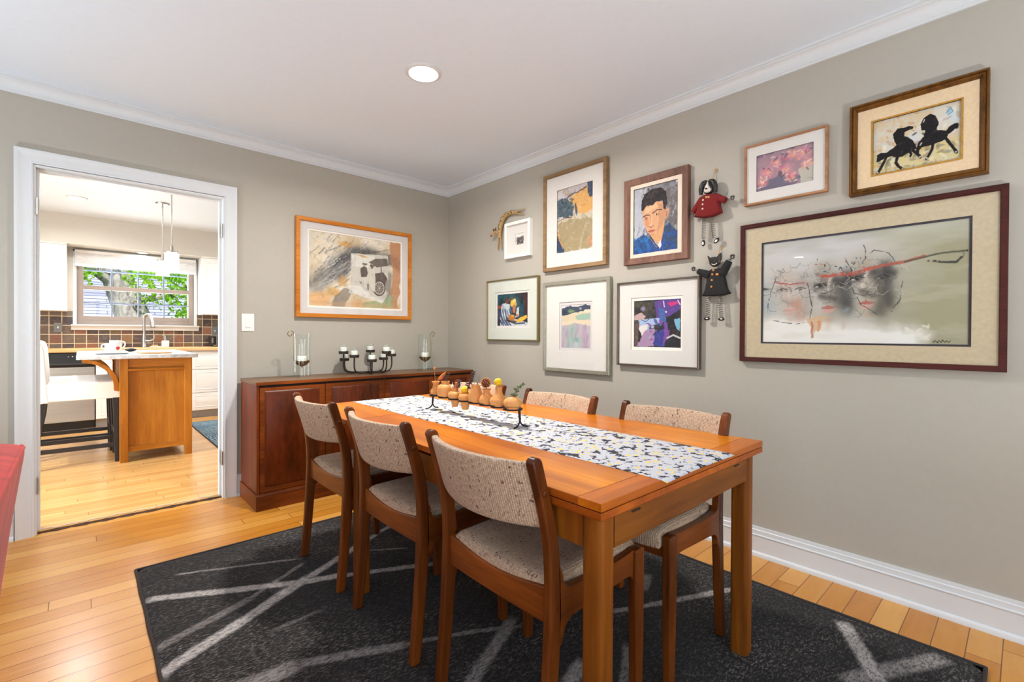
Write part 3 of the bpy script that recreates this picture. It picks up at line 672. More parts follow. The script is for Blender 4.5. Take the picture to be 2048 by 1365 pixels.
def picture(name, label, wall, rect, fprof, fmat, art, arect, mats, glass=None, dart=.008, group='framed pictures on the dining room walls'):
    u0, u1, z0, z1 = rect; P = wallP(wall)
    loc = P((u0 + u1) / 2, 0, z0); t = thing(name, label, 'picture', loc, group)
    frame_loop(P, u0, u1, z0, z1, fprof).build('frame', M[fmat] if isinstance(fmat, str) else fmat, t, angle=20)
    fw = max(i for i, d in fprof)
    back = MB(); q = fw * .5; a, b = P(u0 + q, .001, z0 + q), P(u1 - q, .004, z1 - q)
    back.box(min(a[0], b[0]), max(a[0], b[0]), min(a[1], b[1]), max(a[1], b[1]), z0 + q, z1 - q); back.build('backing_board', M['backing'], t)
    for nm, mt, ou, iu, d in mats:       # outer rect, inner rect
        flat_ring(P, *ou, *iu, d).build(nm, M[mt], t, angle=20)
    art_mesh(art, wall, *arect, dart, t)
    if glass:
        g = MB(); a, b = P(u0 + q, glass, z0 + q), P(u1 - q, glass + .002, z1 - q)
        g.box(min(a[0], b[0]), max(a[0], b[0]), min(a[1], b[1]), max(a[1], b[1]), z0 + q, z1 - q); g.build('glass', M['picture_glass'], t)
    return t
plain('backing', (120, 104, 84), .8); plain('mat_white', (226, 220, 217), .85, vary=.008); plain('mat_cool', (216, 211, 211), .85, vary=.008)
plain('mat_pale', (214, 216, 208), .85, vary=.008); plain('mat_bevel', (250, 240, 232), .8, vary=.01)
plain('mat_tan', (200, 182, 152), .85, vary=.07, scale=60); plain('mat_dark', (52, 44, 54), .8); plain('linen_liner', (222, 196, 160), .9, vary=.05, bump=.15, scale=90)
plain('liner_wood', (222, 204, 186), .5, vary=.04); plain('gold_fillet', (196, 142, 56), .35, .7, vary=.2, scale=80)
wood('honey_frame', (176, 98, 26), (214, 138, 52), 'x', 14, .3, 14, .3); wood('gold_brown', (120, 92, 62), (160, 130, 96), 'y', 16, .35, 14, .3)
wood('walnut_frame', (84, 56, 46), (134, 96, 80), 'z', 14, .45, 8, .4); plain('gold_metal', (150, 134, 96), .3, .85, vary=.05); plain('silver_leaf', (168, 166, 152), .38, .6, vary=.08, scale=40)
plain('bronze_metal', (118, 106, 96), .32, .8, vary=.05); wood('copper_frame', (140, 96, 66), (186, 138, 102), 'y', 16, .35, 14, .3)
wood('antique_gold', (38, 21, 9), (112, 72, 26), 'z', 30, .35, 3, .5); wood('mahogany_frame', (44, 16, 14), (76, 33, 28), 'y', 13, .4, 9, .5); plain('white_frame', (236, 235, 231), .4, vary=.01)
def simple(w, d, lip=.004): return [(0, .001), (0, d - .002), (.002, d), (w - .002, d), (w, d - .003), (w, d - lip - .006), (w, .001)]
# --- 1. photo collage in honey wood frame, back wall
A = Art(300, 222, (222, 204, 178), 3)
A.mott((206, 176, 138), .7, 4, .5); A.mott((238, 228, 214), .8, 3, .5); A.mott((200, 206, 206), .55, 4, .55)
def strokes(A, n, box, rot, cols, ln, wd, al):
    for k in range(n):
        x = box[0] + A.rng.random() * (box[2] - box[0]); y = box[1] + A.rng.random() * (box[3] - box[1]); l = ln * (.5 + A.rng.random()); r = rot + .5 * (A.rng.random() - .5)
        A.line([(x, y), (x + l * .5 * math.cos(r), y - l * .55 * math.sin(r)), (x + l * math.cos(r + .15), y - l * math.sin(r + .15))], wd * (.4 + A.rng.random()), cols[A.rng.integers(len(cols))], al, .004, 20, .42)
A.soft([(.02, .70), (.2, .52), (.4, .30)], .10, (104, 102, 104), .8); A.soft([(.25, .42), (.42, .26), (.6, .22)], .07, (62, 62, 66), .85); A.soft([(.45, .2), (.7, .2), (.98, .28)], .07, (84, 82, 84), .8); A.soft([(.8, .3), (.92, .34), (.98, .38)], .05, (70, 68, 70), .7); A.soft([(.06, .8), (.2, .66), (.36, .52)], .06, (150, 150, 152), .7); A.soft([(.30, .58), (.38, .48), (.40, .40)], .05, (60, 60, 64), .7); A.soft([(.86, .5), (.88, .7), (.84, .86)], .05, (90, 84, 80), .6)
strokes(A, 60, (.02, .2, .5, .75), .75, [(70, 70, 74), (96, 94, 94), (150, 146, 142), (176, 176, 178)], .2, .007, .5)
strokes(A, 24, (.5, .14, .95, .36), .25, [(70, 70, 74), (110, 104, 100), (180, 172, 160)], .18, .006, .5)
strokes(A, 26, (.0, .05, .3, .5), .9, [(236, 228, 214), (206, 210, 208), (150, 150, 148)], .14, .008, .6)
A.poly([(.86, .0), (1, .0), (1, .45), (.97, 1), (.88, 1), (.9, .5)], (188, 120, 78), .75, .03); A.blob(.37, .12, .09, .05, (216, 158, 84), .8); A.blob(.1, .9, .16, .13, (226, 168, 108), .8); A.blob(.24, .8, .1, .08, (214, 160, 92), .7); A.blob(.34, .64, .07, .10, (206, 158, 98), .7); A.blob(.52, .95, .1, .1, (214, 170, 120), .8)
A.poly([(.22, 1), (.26, .86), (.36, .74), (.46, .74), (.4, .9), (.36, 1)], (112, 104, 100), .6, .02); A.poly([(.56, .92), (.8, .86), (.92, .94), (.9, 1), (.55, 1)], (150, 170, 122), .8, .03); A.blob(.87, .86, .06, .07, (146, 172, 130), .8)
A.poly([(.0, .93), (1, .93), (1, 1), (0, 1)], (206, 154, 112), .4, .02)
A.poly([(.425, .24), (.72, .22), (.845, .21), (.85, .55), (.84, .80), (.78, .92), (.46, .80), (.40, .80), (.43, .66)], (206, 200, 192), .97, .006)
A.poly([(.44, .26), (.70, .24), (.62, .42), (.44, .42)], (224, 220, 214), .9, .01); A.blob(.56, .26, .07, .02, (206, 156, 92), .8)
A.poly([(.62, .34), (.70, .27), (.84, .26), (.845, .36), (.72, .40)], (98, 86, 80), .9, .01); A.poly([(.645, .36), (.66, .36), (.665, .66), (.65, .66)], (110, 98, 90), .8, .004); A.poly([(.76, .36), (.775, .36), (.775, .50), (.76, .50)], (110, 98, 90), .8, .004)
A.poly([(.66, .50), (.79, .46), (.84, .56), (.84, .64), (.70, .66)], (92, 80, 76), .95, .008); A.poly([(.40, .70), (.52, .68), (.66, .82), (.80, .88), (.78, .92), (.46, .80)], (228, 224, 218), .9, .01); A.poly([(.52, .62), (.66, .66), (.70, .78), (.56, .70)], (96, 88, 84), .6, .012)
for r, c in ((.075, (86, 74, 70)), (.062, (190, 182, 172)), (.05, (110, 98, 92)), (.018, (70, 60, 56))): A.blob(.745, .70, r, r * 1.62, c, 1, .15, .93, .003)
for k in range(10):
    an = k * PI / 5; A.line([(.745, .70), (.745 + .056 * math.cos(an), .70 + .09 * math.sin(an))], .003, (196, 188, 178), .9, 0)
A.blob(.84, .66, .03, .1, (150, 142, 134), .9, 0, .8, .004)
A.poly([(.53, .44), (.56, .41), (.60, .42), (.615, .50), (.60, .56), (.54, .56)], (88, 76, 70), .95, .006); A.blob(.578, .385, .016, .028, (176, 150, 130), 1, 0, .8, .002); A.line([(.555, .372), (.602, .37)], .008, (70, 60, 56), 1, 0); A.poly([(.54, .56), (.60, .55), (.605, .72), (.545, .72)], (210, 204, 194), .95, .004)
A.poly([(.63, .45), (.66, .42), (.69, .44), (.70, .56), (.695, .76), (.63, .74)], (214, 206, 194), .97, .005); A.blob(.66, .40, .017, .03, (120, 100, 90), 1, 0, .8, .002); A.line([(.64, .385), (.682, .385)], .008, (84, 72, 66), 1, 0)
A.mott((120, 112, 106), .18, 30, .55)
picture('framed_picture', 'honey wood framed collage with an old motorcar photograph, above the sideboard', 'back', (-1.340, -.400, 1.211, 1.941), simple(.029, .036), 'honey_frame', A, (-1.243, -.494, 1.298, 1.852),
        [('mat_board', 'mat_cool', (-1.316, -.424, 1.235, 1.917), (-1.256, -.481, 1.285, 1.865), .020), ('inner_mat', 'mat_bevel', (-1.262, -.475, 1.279, 1.871), (-1.243, -.494, 1.298, 1.852), .014)], .026, .010)
# --- 2. tiny print in white box frame
A = Art(70, 62, (238, 236, 230), 5); A.poly([(.12, .35), (.25, .4), (.3, .1), (.36, .4), (.5, .28), (.62, .4), (.7, .15), (.76, .3), (.92, .3), (.9, .95), (.18, .95)], (70, 66, 72), .9, .03, 16); A.mott((186, 168, 132), .8, 10, .52, 9); A.mott((60, 62, 84), .8, 12, .6, 9); A.poly([(0, 0), (1, 0), (1, .22), (0, .3)], (238, 236, 230), .8, .05)
picture('framed_picture', 'small white box frame holding a tiny print beneath the carved giraffe', 'right', (.810, 1.093, 1.679, 1.956), [(0, .001), (0, .034), (.002, .036), (.022, .036), (.024, .034), (.024, .001)], 'white_frame', A, (.915, 1.012, 1.776, 1.862), [('mat_board', 'mat_white', (.83, 1.073, 1.70, 1.936), (.915, 1.012, 1.776, 1.862), .016)], .026, .012)
# --- 3. abstract landscape, gold brown frame
A = Art(140, 200, (188, 178, 186), 7)
A.mott((214, 206, 210), .6, 5); A.poly([(.0, .47), (.3, .44), (1, .42), (1, 1), (0, 1)], (200, 190, 172), 1, .03); A.poly([(.02, .53), (.4, .5), (1, .55), (1, .98), (.2, 1), (.08, .8)], (164, 146, 112), 1, .04); A.mott((150, 132, 100), .5, 8, .5)
A.poly([(.3, .2), (.55, .12), (.8, .05), (1, .1), (1, .44), (.62, .45), (.5, .38), (.42, .26)], (216, 164, 96), 1, .03); A.mott((190, 122, 62), .0, 9); A.dabs(30, (.35, .1, .98, .42), .06, [(228, 182, 116), (206, 148, 82), (190, 118, 60)], .5)
A.poly([(.0, .18), (.24, .15), (.36, .2), (.48, .33), (.44, .44), (.3, .46), (0, .42)], (66, 84, 98), 1, .04, 14); A.dabs(30, (.0, .16, .44, .42), .06, [(44, 58, 76), (92, 112, 116), (34, 42, 60), (110, 128, 122)], .7)
A.poly([(.82, .0), (1, .0), (1, .2), (.92, .24), (.86, .16)], (52, 66, 92), 1, .03); A.poly([(.5, .28), (.54, .26), (.58, .42), (.55, .47), (.52, .42)], (70, 86, 104), 1, .015); A.line([(.26, .17), (.42, .12), (.6, .1), (.82, .06)], .018, (50, 58, 80), .8, .02, 14); A.line([(.0, .5), (.2, .46), (.42, .47)], .01, (86, 60, 52), .9, .01)
A.poly([(.0, .72), (.06, .76), (.2, .92), (.22, 1), (0, 1)], (48, 66, 96), 1, .03); A.line([(.02, .66), (.06, .78), (.18, .92)], .022, (196, 142, 86), .9, .01); A.line([(.82, .62), (.7, .8), (.64, .98)], .04, (194, 184, 168), .55, .02, 20, .45); A.blob(.93, .88, .09, .11, (198, 140, 104), .7); A.mott((232, 222, 206), .25, 20, .6)
picture('framed_picture', 'abstract ochre and blue landscape in a wide white mat, bronze-brown frame', 'right', (1.224, 1.776, 1.539, 2.224), simple(.026, .032), 'gold_brown', A, (1.347, 1.659, 1.660, 2.100), [('mat_board', 'mat_white', (1.245, 1.756, 1.56, 2.204), (1.347, 1.659, 1.660, 2.100), .018)], .024, .012)
# --- 4. portrait of a man
A = Art(170, 230, (128, 128, 136), 9)
A.mott((96, 96, 104), .8, 4, .5); A.poly([(0, 0), (.28, 0), (.2, .5), (.3, .7), (0, .8)], (176, 180, 192), .9, .05, 6); A.poly([(.72, .1), (1, .05), (1, .7), (.75, .55)], (98, 92, 92), .8, .06, 6); A.mott((200, 202, 210), .4, 9, .58)
strokes(A, 40, (0, 0, .9, .8), 1.1, [(150, 152, 162), (86, 84, 92), (120, 116, 118), (190, 192, 204)], .12, .025, .45)
A.poly([(.04, .78), (.22, .70), (.4, .82), (.58, .96), (.66, .80), (.70, .64), (.80, .60), (1, .76), (1, 1), (0, 1)], (38, 70, 132), 1, .02); A.dabs(30, (.0, .75, .4, 1), .09, [(24, 92, 168), (28, 54, 110), (44, 70, 86), (20, 110, 190)], .6); A.dabs(26, (.62, .64, 1, 1), .09, [(50, 66, 84), (30, 60, 120), (58, 70, 74), (26, 84, 160)], .6)
A.poly([(.30, .62), (.72, .50), (.68, .72), (.62, .90), (.56, .88), (.42, .78)], (204, 152, 104), 1, .01)
A.poly([(.20, .36), (.24, .24), (.50, .22), (.68, .28), (.72, .44), (.70, .56), (.62, .68), (.52, .74), (.40, .74), (.30, .66), (.22, .52)], (206, 156, 118), 1, .012)
A.poly([(.56, .3), (.70, .3), (.72, .46), (.69, .58), (.6, .68), (.54, .72), (.58, .55)], (186, 136, 100), .8, .02); A.poly([(.28, .3), (.5, .28), (.56, .34), (.4, .38), (.26, .4)], (224, 178, 138), .8, .03); A.poly([(.24, .46), (.34, .48), (.36, .6), (.3, .62)], (196, 124, 96), .6, .02)
A.poly([(.17, .34), (.18, .2), (.26, .1), (.42, .05), (.62, .06), (.74, .14), (.76, .30), (.72, .40), (.68, .38), (.66, .26), (.52, .25), (.44, .30), (.30, .28), (.22, .36)], (38, 30, 34), 1, .012); A.dabs(14, (.25, .06, .7, .2), .08, [(60, 50, 56), (26, 22, 28), (74, 66, 74)], .5)
A.blob(.755, .45, .045, .085, (206, 146, 114), 1, .2, .8, .006); A.blob(.75, .46, .02, .05, (150, 84, 62), .8, .2, .5)
A.line([(.22, .445), (.30, .425), (.37, .435)], .014, (70, 44, 38), .9, .004); A.line([(.44, .415), (.54, .375), (.64, .385)], .014, (66, 42, 38), .9, .004)
A.blob(.285, .475, .05, .022, (150, 96, 74), .8); A.blob(.28, .475, .026, .014, (226, 214, 204), .8, 0, .7, .003); A.blob(.285, .475, .013, .014, (34, 28, 30), 1, 0, .8, .002); A.blob(.53, .44, .062, .026, (156, 104, 80), .8); A.blob(.52, .44, .034, .015, (226, 214, 204), .8, 0, .7, .003); A.blob(.525, .44, .015, .015, (34, 28, 30), 1, 0, .8, .002)
A.poly([(.40, .42), (.43, .42), (.42, .56), (.46, .60), (.36, .615), (.33, .59), (.37, .54)], (222, 170, 132), .9, .008); A.line([(.345, .60), (.40, .622), (.46, .60)], .011, (140, 76, 58), .9, .004); A.line([(.395, .44), (.385, .54), (.35, .59)], .008, (168, 106, 82), .8, .004)
A.poly([(.33, .67), (.42, .655), (.52, .67), (.44, .70), (.36, .695)], (176, 94, 82), .9, .006); A.line([(.33, .676), (.42, .672), (.53, .672)], .005, (110, 56, 50), .9, .003); A.line([(.36, .735), (.48, .735)], .012, (178, 122, 92), .7)
A.poly([(.56, .90), (.62, .82), (.64, .92), (.60, .96)], (224, 222, 226), .9, .01); A.line([(.40, .76), (.5, .88), (.58, .95)], .012, (26, 46, 96), .9); A.mott((236, 206, 176), .12, 30, .55)
A.blob(.96, .03, .06, .05, (236, 220, 214), .9, 0, .3, .05)
picture('framed_picture', 'oil portrait of a dark-haired man in a blue shirt, walnut frame', 'right', (1.909, 2.322, 1.514, 2.029), [(0, .001), (0, .030), (.003, .033), (.038, .026), (.040, .022), (.040, .001)], 'walnut_frame', A, (1.970, 2.256, 1.576, 1.967), [('liner', 'liner_wood', (1.945, 2.286, 1.55, 1.993), (1.970, 2.256, 1.576, 1.967), .021)], None, .014)
# --- 5. still life
A = Art(130, 95, (22, 40, 54), 13); A.mott((20, 82, 96), .9, 4, .48); A.mott((14, 24, 40), .8, 5, .55); A.poly([(.85, 0), (1, 0), (1, .7), (.9, .6)], (70, 24, 30), .8, .04); A.poly([(0, .36), (.14, .38), (.14, .46), (0, .46)], (170, 62, 28), .9, .02)
A.poly([(.14, .32), (.3, .26), (.42, .36), (.4, .6), (.6, .8), (1, .92), (1, 1), (.1, 1), (.12, .6)], (196, 202, 210), 1, .03); A.dabs(24, (.1, .35, .45, .95), .1, [(226, 230, 234), (120, 138, 166), (64, 84, 120)], .6, 1.2, .25)
for x0 in (.02, .1, .18, .26): A.line([(x0, .5), (x0 + .06, .8), (x0 + .22, 1.02)], .022, (44, 58, 96), .85, .01)
A.poly([(.3, .72), (.55, .84), (.9, .88), (.98, .8), (.7, .9), (.5, .92), (.3, .84)], (34, 36, 56), .8, .02)
A.blob(.50, .30, .075, .13, (226, 178, 66), 1, .3, .7, .01); A.blob(.57, .24, .06, .10, (238, 204, 120), 1, 0, .6, .01); A.blob(.6, .33, .06, .08, (216, 158, 60), 1, 0, .6, .01); A.line([(.4, .2), (.5, .12), (.56, .14)], .015, (120, 74, 40), .9); A.poly([(.5, .4), (.62, .36), (.6, .6), (.52, .6)], (196, 120, 84), .9, .02); A.poly([(.24, .22), (.4, .12), (.44, .2), (.3, .32)], (120, 60, 34), .8, .02)
A.poly([(.66, .46), (.72, .42), (.72, .7), (.6, .76)], (226, 222, 216), .9, .02); A.blob(.48, .75, .14, .12, (180, 112, 40), 1, .2, .7, .015); A.blob(.52, .70, .06, .04, (226, 170, 70), .9); A.poly([(.62, .86), (.75, .76), (.95, .68), (.98, .76), (.84, .86), (.7, .90)], (228, 178, 48), 1, .012); A.blob(.66, .68, .05, .04, (190, 66, 36), .9); A.line([(.34, .82), (.6, .94), (.9, .92)], .02, (20, 26, 40), .7)
picture('framed_picture', 'thin gold framed still life of pears and bananas in a white mat', 'right', (.585, 1.173, 1.042, 1.524), simple(.010, .030, .003), 'gold_metal', A, (.706, 1.053, 1.160, 1.408), [('mat_board', 'mat_pale', (.593, 1.165, 1.05, 1.516), (.687, 1.074, 1.139, 1.426), .018), ('inner_mat', 'mat_white', (.68, 1.08, 1.13, 1.433), (.706, 1.053, 1.160, 1.408), .013)], .024, .010)
# --- 6. pastel coast landscape
A = Art(110, 130, (186, 176, 186), 17); A.mott((150, 178, 170), .8, 3, .48, 5, 1.6, .5); A.mott((178, 146, 178), .7, 4, .52, 6, 2, .4); A.blob(.52, .9, .14, .3, (182, 200, 206), .8, 0, .2); A.poly([(0, .38), (1, .34), (1, .50), (.5, .43), (0, .48)], (222, 206, 180), 1, .02); A.poly([(0, .14), (1, .1), (1, .22), (0, .3)], (226, 214, 192), 1, .02); A.poly([(.0, .26), (.5, .2), (1, .18), (1, .38), (.5, .36), (0, .4)], (216, 200, 172), 1, .02); A.poly([(.48, .26), (1, .2), (1, .36), (.55, .36)], (150, 182, 168), .9, .02)
A.poly([(0, 0), (1, 0), (1, .1), (0, .08)], (218, 214, 216), 1, .01); A.poly([(0, .08), (.3, .03), (.5, .06), (.8, .02), (1, .04), (1, .12), (.7, .16), (0, .26)], (58, 70, 92), 1, .03); A.blob(.34, .15, .16, .05, (116, 146, 92), .9); A.blob(.1, .18, .12, .07, (40, 48, 76), .9); A.blob(.66, .1, .06, .025, (190, 186, 190), .8); A.dabs(40, (0, .5, 1, 1), .1, [(160, 134, 166), (140, 172, 162), (196, 178, 176), (158, 184, 150), (112, 152, 150)], .4, 1.57, .3); A.poly([(.46, .76), (.6, .76), (.6, .86), (.48, .86)], (120, 166, 164), .8, .01); A.sign(.72, .965, .2, (60, 60, 60), .008)
picture('framed_picture', 'pastel seashore painting in a tall silver frame with wide white mat', 'right', (1.228, 1.805, .835, 1.461), simple(.024, .032), 'silver_leaf', A, (1.391, 1.643, 1.001, 1.296), [('mat_board', 'mat_white', (1.245, 1.788, .85, 1.445), (1.375, 1.660, .983, 1.315), .018), ('inner_mat', 'mat_cool', (1.37, 1.665, .978, 1.32), (1.391, 1.643, 1.001, 1.296), .013)], .024, .010)
# --- 7. purple figures collage
A = Art(150, 138, (40, 36, 46), 19); A.poly([(0, .0), (.45, .05), (.45, .45), (0, .48)], (66, 62, 52), 1, .03); A.dabs(20, (0, .05, .45, .4), .09, [(30, 28, 34), (80, 78, 60), (48, 44, 60)], .7); A.poly([(.45, .03), (1, .0), (1, .2), (.8, .34), (.5, .42)], (92, 60, 140), 1, .02); A.poly([(.7, .08), (.9, .06), (.95, .1), (.8, .16)], (206, 44, 120), 1, .012); A.line([(.64, .04), (.66, .16)], .014, (226, 214, 226), .9); A.line([(.93, .04), (.97, .12)], .014, (226, 214, 226), .9)
A.poly([(.55, .14), (.68, .22), (.7, .52), (.56, .56)], (62, 96, 160), 1, .02); A.poly([(0, .33), (.16, .26), (.26, .34), (.2, .42), (0, .42)], (196, 164, 164), 1, .015); A.blob(.2, .18, .07, .06, (140, 122, 160), 1); A.blob(.7, .27, .03, .03, (220, 206, 210), 1); A.poly([(.1, .42), (.56, .38), (.56, .52), (.12, .54)], (164, 184, 222), 1, .012); A.line([(.22, .3), (.34, .4), (.26, .46), (.18, .42)], .008, (40, 36, 70), .9); A.poly([(.1, .56), (.34, .52), (.32, .8), (.2, .84)], (226, 218, 214), 1, .03); A.poly([(.0, .5), (.12, .46), (.1, .98), (0, .98)], (96, 74, 72), 1, .03); A.poly([(.25, .64), (.46, .6), (.44, .98), (.06, .99)], (168, 136, 172), 1, .03)
A.dabs(26, (.3, .46, .66, .86), .07, [(60, 64, 130), (150, 60, 150), (40, 34, 60), (150, 172, 210), (110, 70, 160)], .8); A.poly([(.46, .7), (.7, .6), (.72, .9), (.6, 1), (.44, .96)], (54, 56, 140), 1, .03); A.poly([(.66, .5), (.78, .46), (.76, .8), (.64, .94)], (116, 70, 150), 1, .02); A.poly([(.7, .42), (.84, .3), (.98, .4), (.9, .6), (.74, .64)], (24, 24, 32), 1, .02); A.poly([(.86, .42), (.97, .4), (.97, .66), (.9, .6)], (120, 176, 206), 1, .02); A.poly([(.68, .86), (.84, .76), (1, .84), (1, 1), (.66, 1)], (30, 30, 40), 1, .015); A.blob(.84, .68, .09, .09, (44, 30, 34), 1); A.line([(.72, .8), (.84, .74), (.98, .8)], .02, (224, 218, 218), .9); A.blob(.42, .56, .05, .05, (206, 206, 226), .8); A.mott((206, 196, 220), .15, 26, .58)
picture('framed_picture', 'purple and blue figure collage in a thin dark bronze frame, below the portrait', 'right', (1.863, 2.389, .907, 1.412), simple(.010, .034, .003), 'bronze_metal', A, (1.974, 2.277, 1.021, 1.297), [('mat_board', 'mat_white', (1.87, 2.382, .914, 1.405), (1.957, 2.290, 1.003, 1.315), .020), ('inner_mat', 'mat_bevel', (1.95, 2.296, .997, 1.32), (1.974, 2.277, 1.021, 1.297), .015)], .027, .012)
# --- 8. pink flowers
A = Art(140, 106, (164, 132, 146), 23); A.mott((110, 76, 112), .6, 4, .54); A.mott((176, 150, 150), .5, 6, .55); A.poly([(0, .8), (.4, .66), (.8, .8), (.7, 1), (0, 1)], (98, 96, 118), .8, .06); A.poly([(.76, .6), (1, .5), (1, 1), (.78, 1)], (196, 192, 178), .9, .04)
for x, y, r in ((.18, .52, .15), (.36, .3, .12), (.52, .55, .16), (.62, .78, .12), (.1, .78, .12), (.8, .22, .16), (.6, .2, .1), (.9, .5, .12)):
    A.blob(x, y, r * 1.15, r * 1.4, (222, 152, 158), .95, 0, .15, .06, 18); A.dabs(14, (x - r * .8, y - r, x + r * .8, y + r), .04, [(232, 190, 186), (222, 120, 140), (240, 214, 200), (198, 96, 124), (232, 160, 130)], .75); A.blob(x + .03, y + .02, .03, .04, (232, 178, 104), .7)
A.dabs(26, (0, 0, 1, 1), .05, [(76, 56, 90), (56, 60, 84), (224, 200, 196)], .5); A.blob(.42, .62, .05, .1, (70, 68, 84), .7); A.sign(.86, .9, .12, (70, 60, 60), .008)
picture('framed_picture', 'small watercolour of pink flowers in a thin copper frame with white mat', 'right', (2.615, 2.973, 1.740, 2.038), simple(.010, .026, .003), 'copper_frame', A, (2.669, 2.916, 1.803, 1.980), [('mat_board', 'mat_white', (2.622, 2.966, 1.747, 2.031), (2.669, 2.916, 1.803, 1.980), .016)], .021, .010)
# --- 9. two black horses
A = Art(220, 180, (206, 200, 186), 29); A.mott((196, 206, 214), .7, 5, .48); A.mott((206, 176, 132), .6, 5, .52); A.poly([(0, .62), (1, .62), (1, 1), (0, 1)], (204, 186, 130), .75, .08); A.dabs(90, (0, 0, 1, 1), .05, [(222, 222, 222), (176, 190, 200), (206, 170, 120), (232, 226, 206), (156, 140, 116), (190, 128, 84)], .45); A.dabs(50, (0, .68, 1, 1), .05, [(206, 198, 110), (110, 100, 84), (226, 220, 180), (120, 116, 96)], .5); A.blob(.5, .62, .18, .12, (150, 100, 70), .5); A.blob(.87, .14, .035, .06, (120, 170, 196), .7, 0, .3); A.line([(.84, .16), (.88, .08), (.91, .16), (.86, .2)], .008, (76, 140, 180), .8)
K = (24, 20, 22)
A.poly([(.24, .30), (.30, .22), (.40, .24), (.44, .30), (.36, .33), (.38, .40), (.46, .48), (.50, .56), (.52, .66), (.46, .70), (.36, .74), (.30, .74), (.24, .70), (.16, .72), (.14, .64), (.22, .58), (.28, .52), (.25, .42)], K, 1, .010, 20)
A.poly([(.05, .66), (.10, .60), (.18, .62), (.16, .68), (.08, .76), (.04, .76)], K, 1, .014, 22); A.line([(.17, .68), (.13, .80), (.10, .88), (.06, .97)], .022, K, 1, .006); A.line([(.30, .72), (.28, .84), (.31, .92), (.36, .98)], .022, K, 1, .006); A.line([(.46, .66), (.50, .72), (.55, .80)], .020, K, 1, .006); A.line([(.43, .66), (.46, .74), (.44, .80)], .018, K, 1, .006); A.line([(.28, .30), (.42, .25), (.455, .27)], .026, K, 1, .004)
A.poly([(.56, .24), (.60, .14), (.66, .10), (.73, .16), (.76, .30), (.74, .42), (.82, .46), (.86, .52), (.84, .60), (.76, .64), (.66, .66), (.58, .66), (.53, .74), (.50, .70), (.54, .56), (.60, .46), (.61, .36), (.57, .36)], K, 1, .012, 20)
A.poly([(.82, .50), (.86, .42), (.92, .38), (.96, .42), (.92, .50), (.86, .54)], K, 1, .014, 22); A.line([(.82, .56), (.88, .70), (.93, .82), (.95, .88)], .022, K, 1, .006); A.line([(.70, .64), (.69, .74), (.65, .84), (.63, .88)], .020, K, 1, .006); A.line([(.54, .66), (.53, .76), (.56, .84)], .018, K, 1, .006)
A.blob(.33, .66, .12, .10, K, 1, -.1, .8, .012); A.blob(.40, .50, .06, .12, K, 1, -.5, .8, .012); A.blob(.33, .34, .05, .10, K, 1, .2, .8, .012); A.blob(.68, .55, .11, .11, K, 1, -.1, .8, .012); A.blob(.66, .28, .07, .16, K, 1, .1, .8, .014); A.blob(.10, .67, .06, .07, K, 1, 0, .8, .02); A.blob(.93, .43, .045, .06, K, 1, 0, .7, .02)
for x, y in ((.06, .96), (.36, .97), (.56, .83), (.945, .87), (.44, .80), (.63, .87)): A.blob(x, y, .018, .02, (226, 222, 216), .9, .6, .4, .01)
A.line([(.59, .22), (.605, .18)], .008, (220, 220, 224), .9); A.line([(.56, .62), (.575, .58)], .010, (220, 220, 224), .8); A.dabs(18, (.26, .3, .5, .7), .03, [(58, 52, 54), (12, 10, 14)], .6); A.dabs(18, (.58, .2, .84, .6), .03, [(54, 48, 52), (12, 10, 14)], .6); A.sign(.1, .93, .22, (110, 60, 40), .012)
gold = [(0, .001), (0, .034), (.003, .038), (.007, .036), (.009, .030), (.014, .034), (.019, .031), (.024, .022), (.027, .020), (.027, .001)]
picture('framed_picture', 'two black horses rearing, linen-lined antique gold frame at the top right', 'right', (3.056, 3.482, 1.695, 2.078), gold, 'antique_gold', A, (3.136, 3.406, 1.771, 1.993), [('linen_liner', 'linen_liner', (3.08, 3.458, 1.719, 2.054), (3.132, 3.410, 1.767, 1.997), .019), ('gilt_fillet', 'gold_fillet', (3.130, 3.412, 1.765, 1.999), (3.136, 3.406, 1.771, 1.993), .021)], None, .012)
# --- 10. large panorama of faces
A = Art(380, 250, (196, 194, 190), 31)
f_ = A.fbm(4, 4, .6, 1.3); A.lay(np.clip((A.U - .42 + (f_ - .5) * .6) * 2.4, 0, 1) * .95, (160, 154, 126)); A.lay(np.clip((.24 - A.V + (A.fbm(5, 4, .5, 1.6) - .5) * .3) * 4, 0, 1) * np.clip((A.U - .5) * 4, 0, 1) * .7, (196, 196, 184)); A.lay(np.clip((.34 - A.V + (A.fbm(6, 4) - .5) * .3) * 4, 0, 1) * np.clip((.62 - A.U) * 4, 0, 1) * .8, (206, 203, 206)); A.lay(np.clip((.10 - A.U) * 12, 0, 1) * np.clip((A.V - .3) * 5, 0, 1) * np.clip((.8 - A.V) * 8, 0, 1) * .8, (160, 172, 186)); A.mott((146, 142, 126), .3, 5, .5, 5, .4, 1.6)
A.lay(np.clip((A.V - .70 - .22 * A.U ** 1.3 + (A.fbm(7, 5) - .5) * .16) * 14, 0, 1) * np.clip((.9 - A.U + (A.fbm(9, 4) - .5) * .2) * 8, 0, 1), (232, 229, 226)); A.mott((206, 196, 182), .25, 14, .55, 6, .4, 1.5)
for x_, w_ in ((.30, .02), (.33, .015), (.37, .03), (.44, .02)): A.soft([(x_, .70), (x_ + .005, .86)], w_, (196, 176, 150), .5)
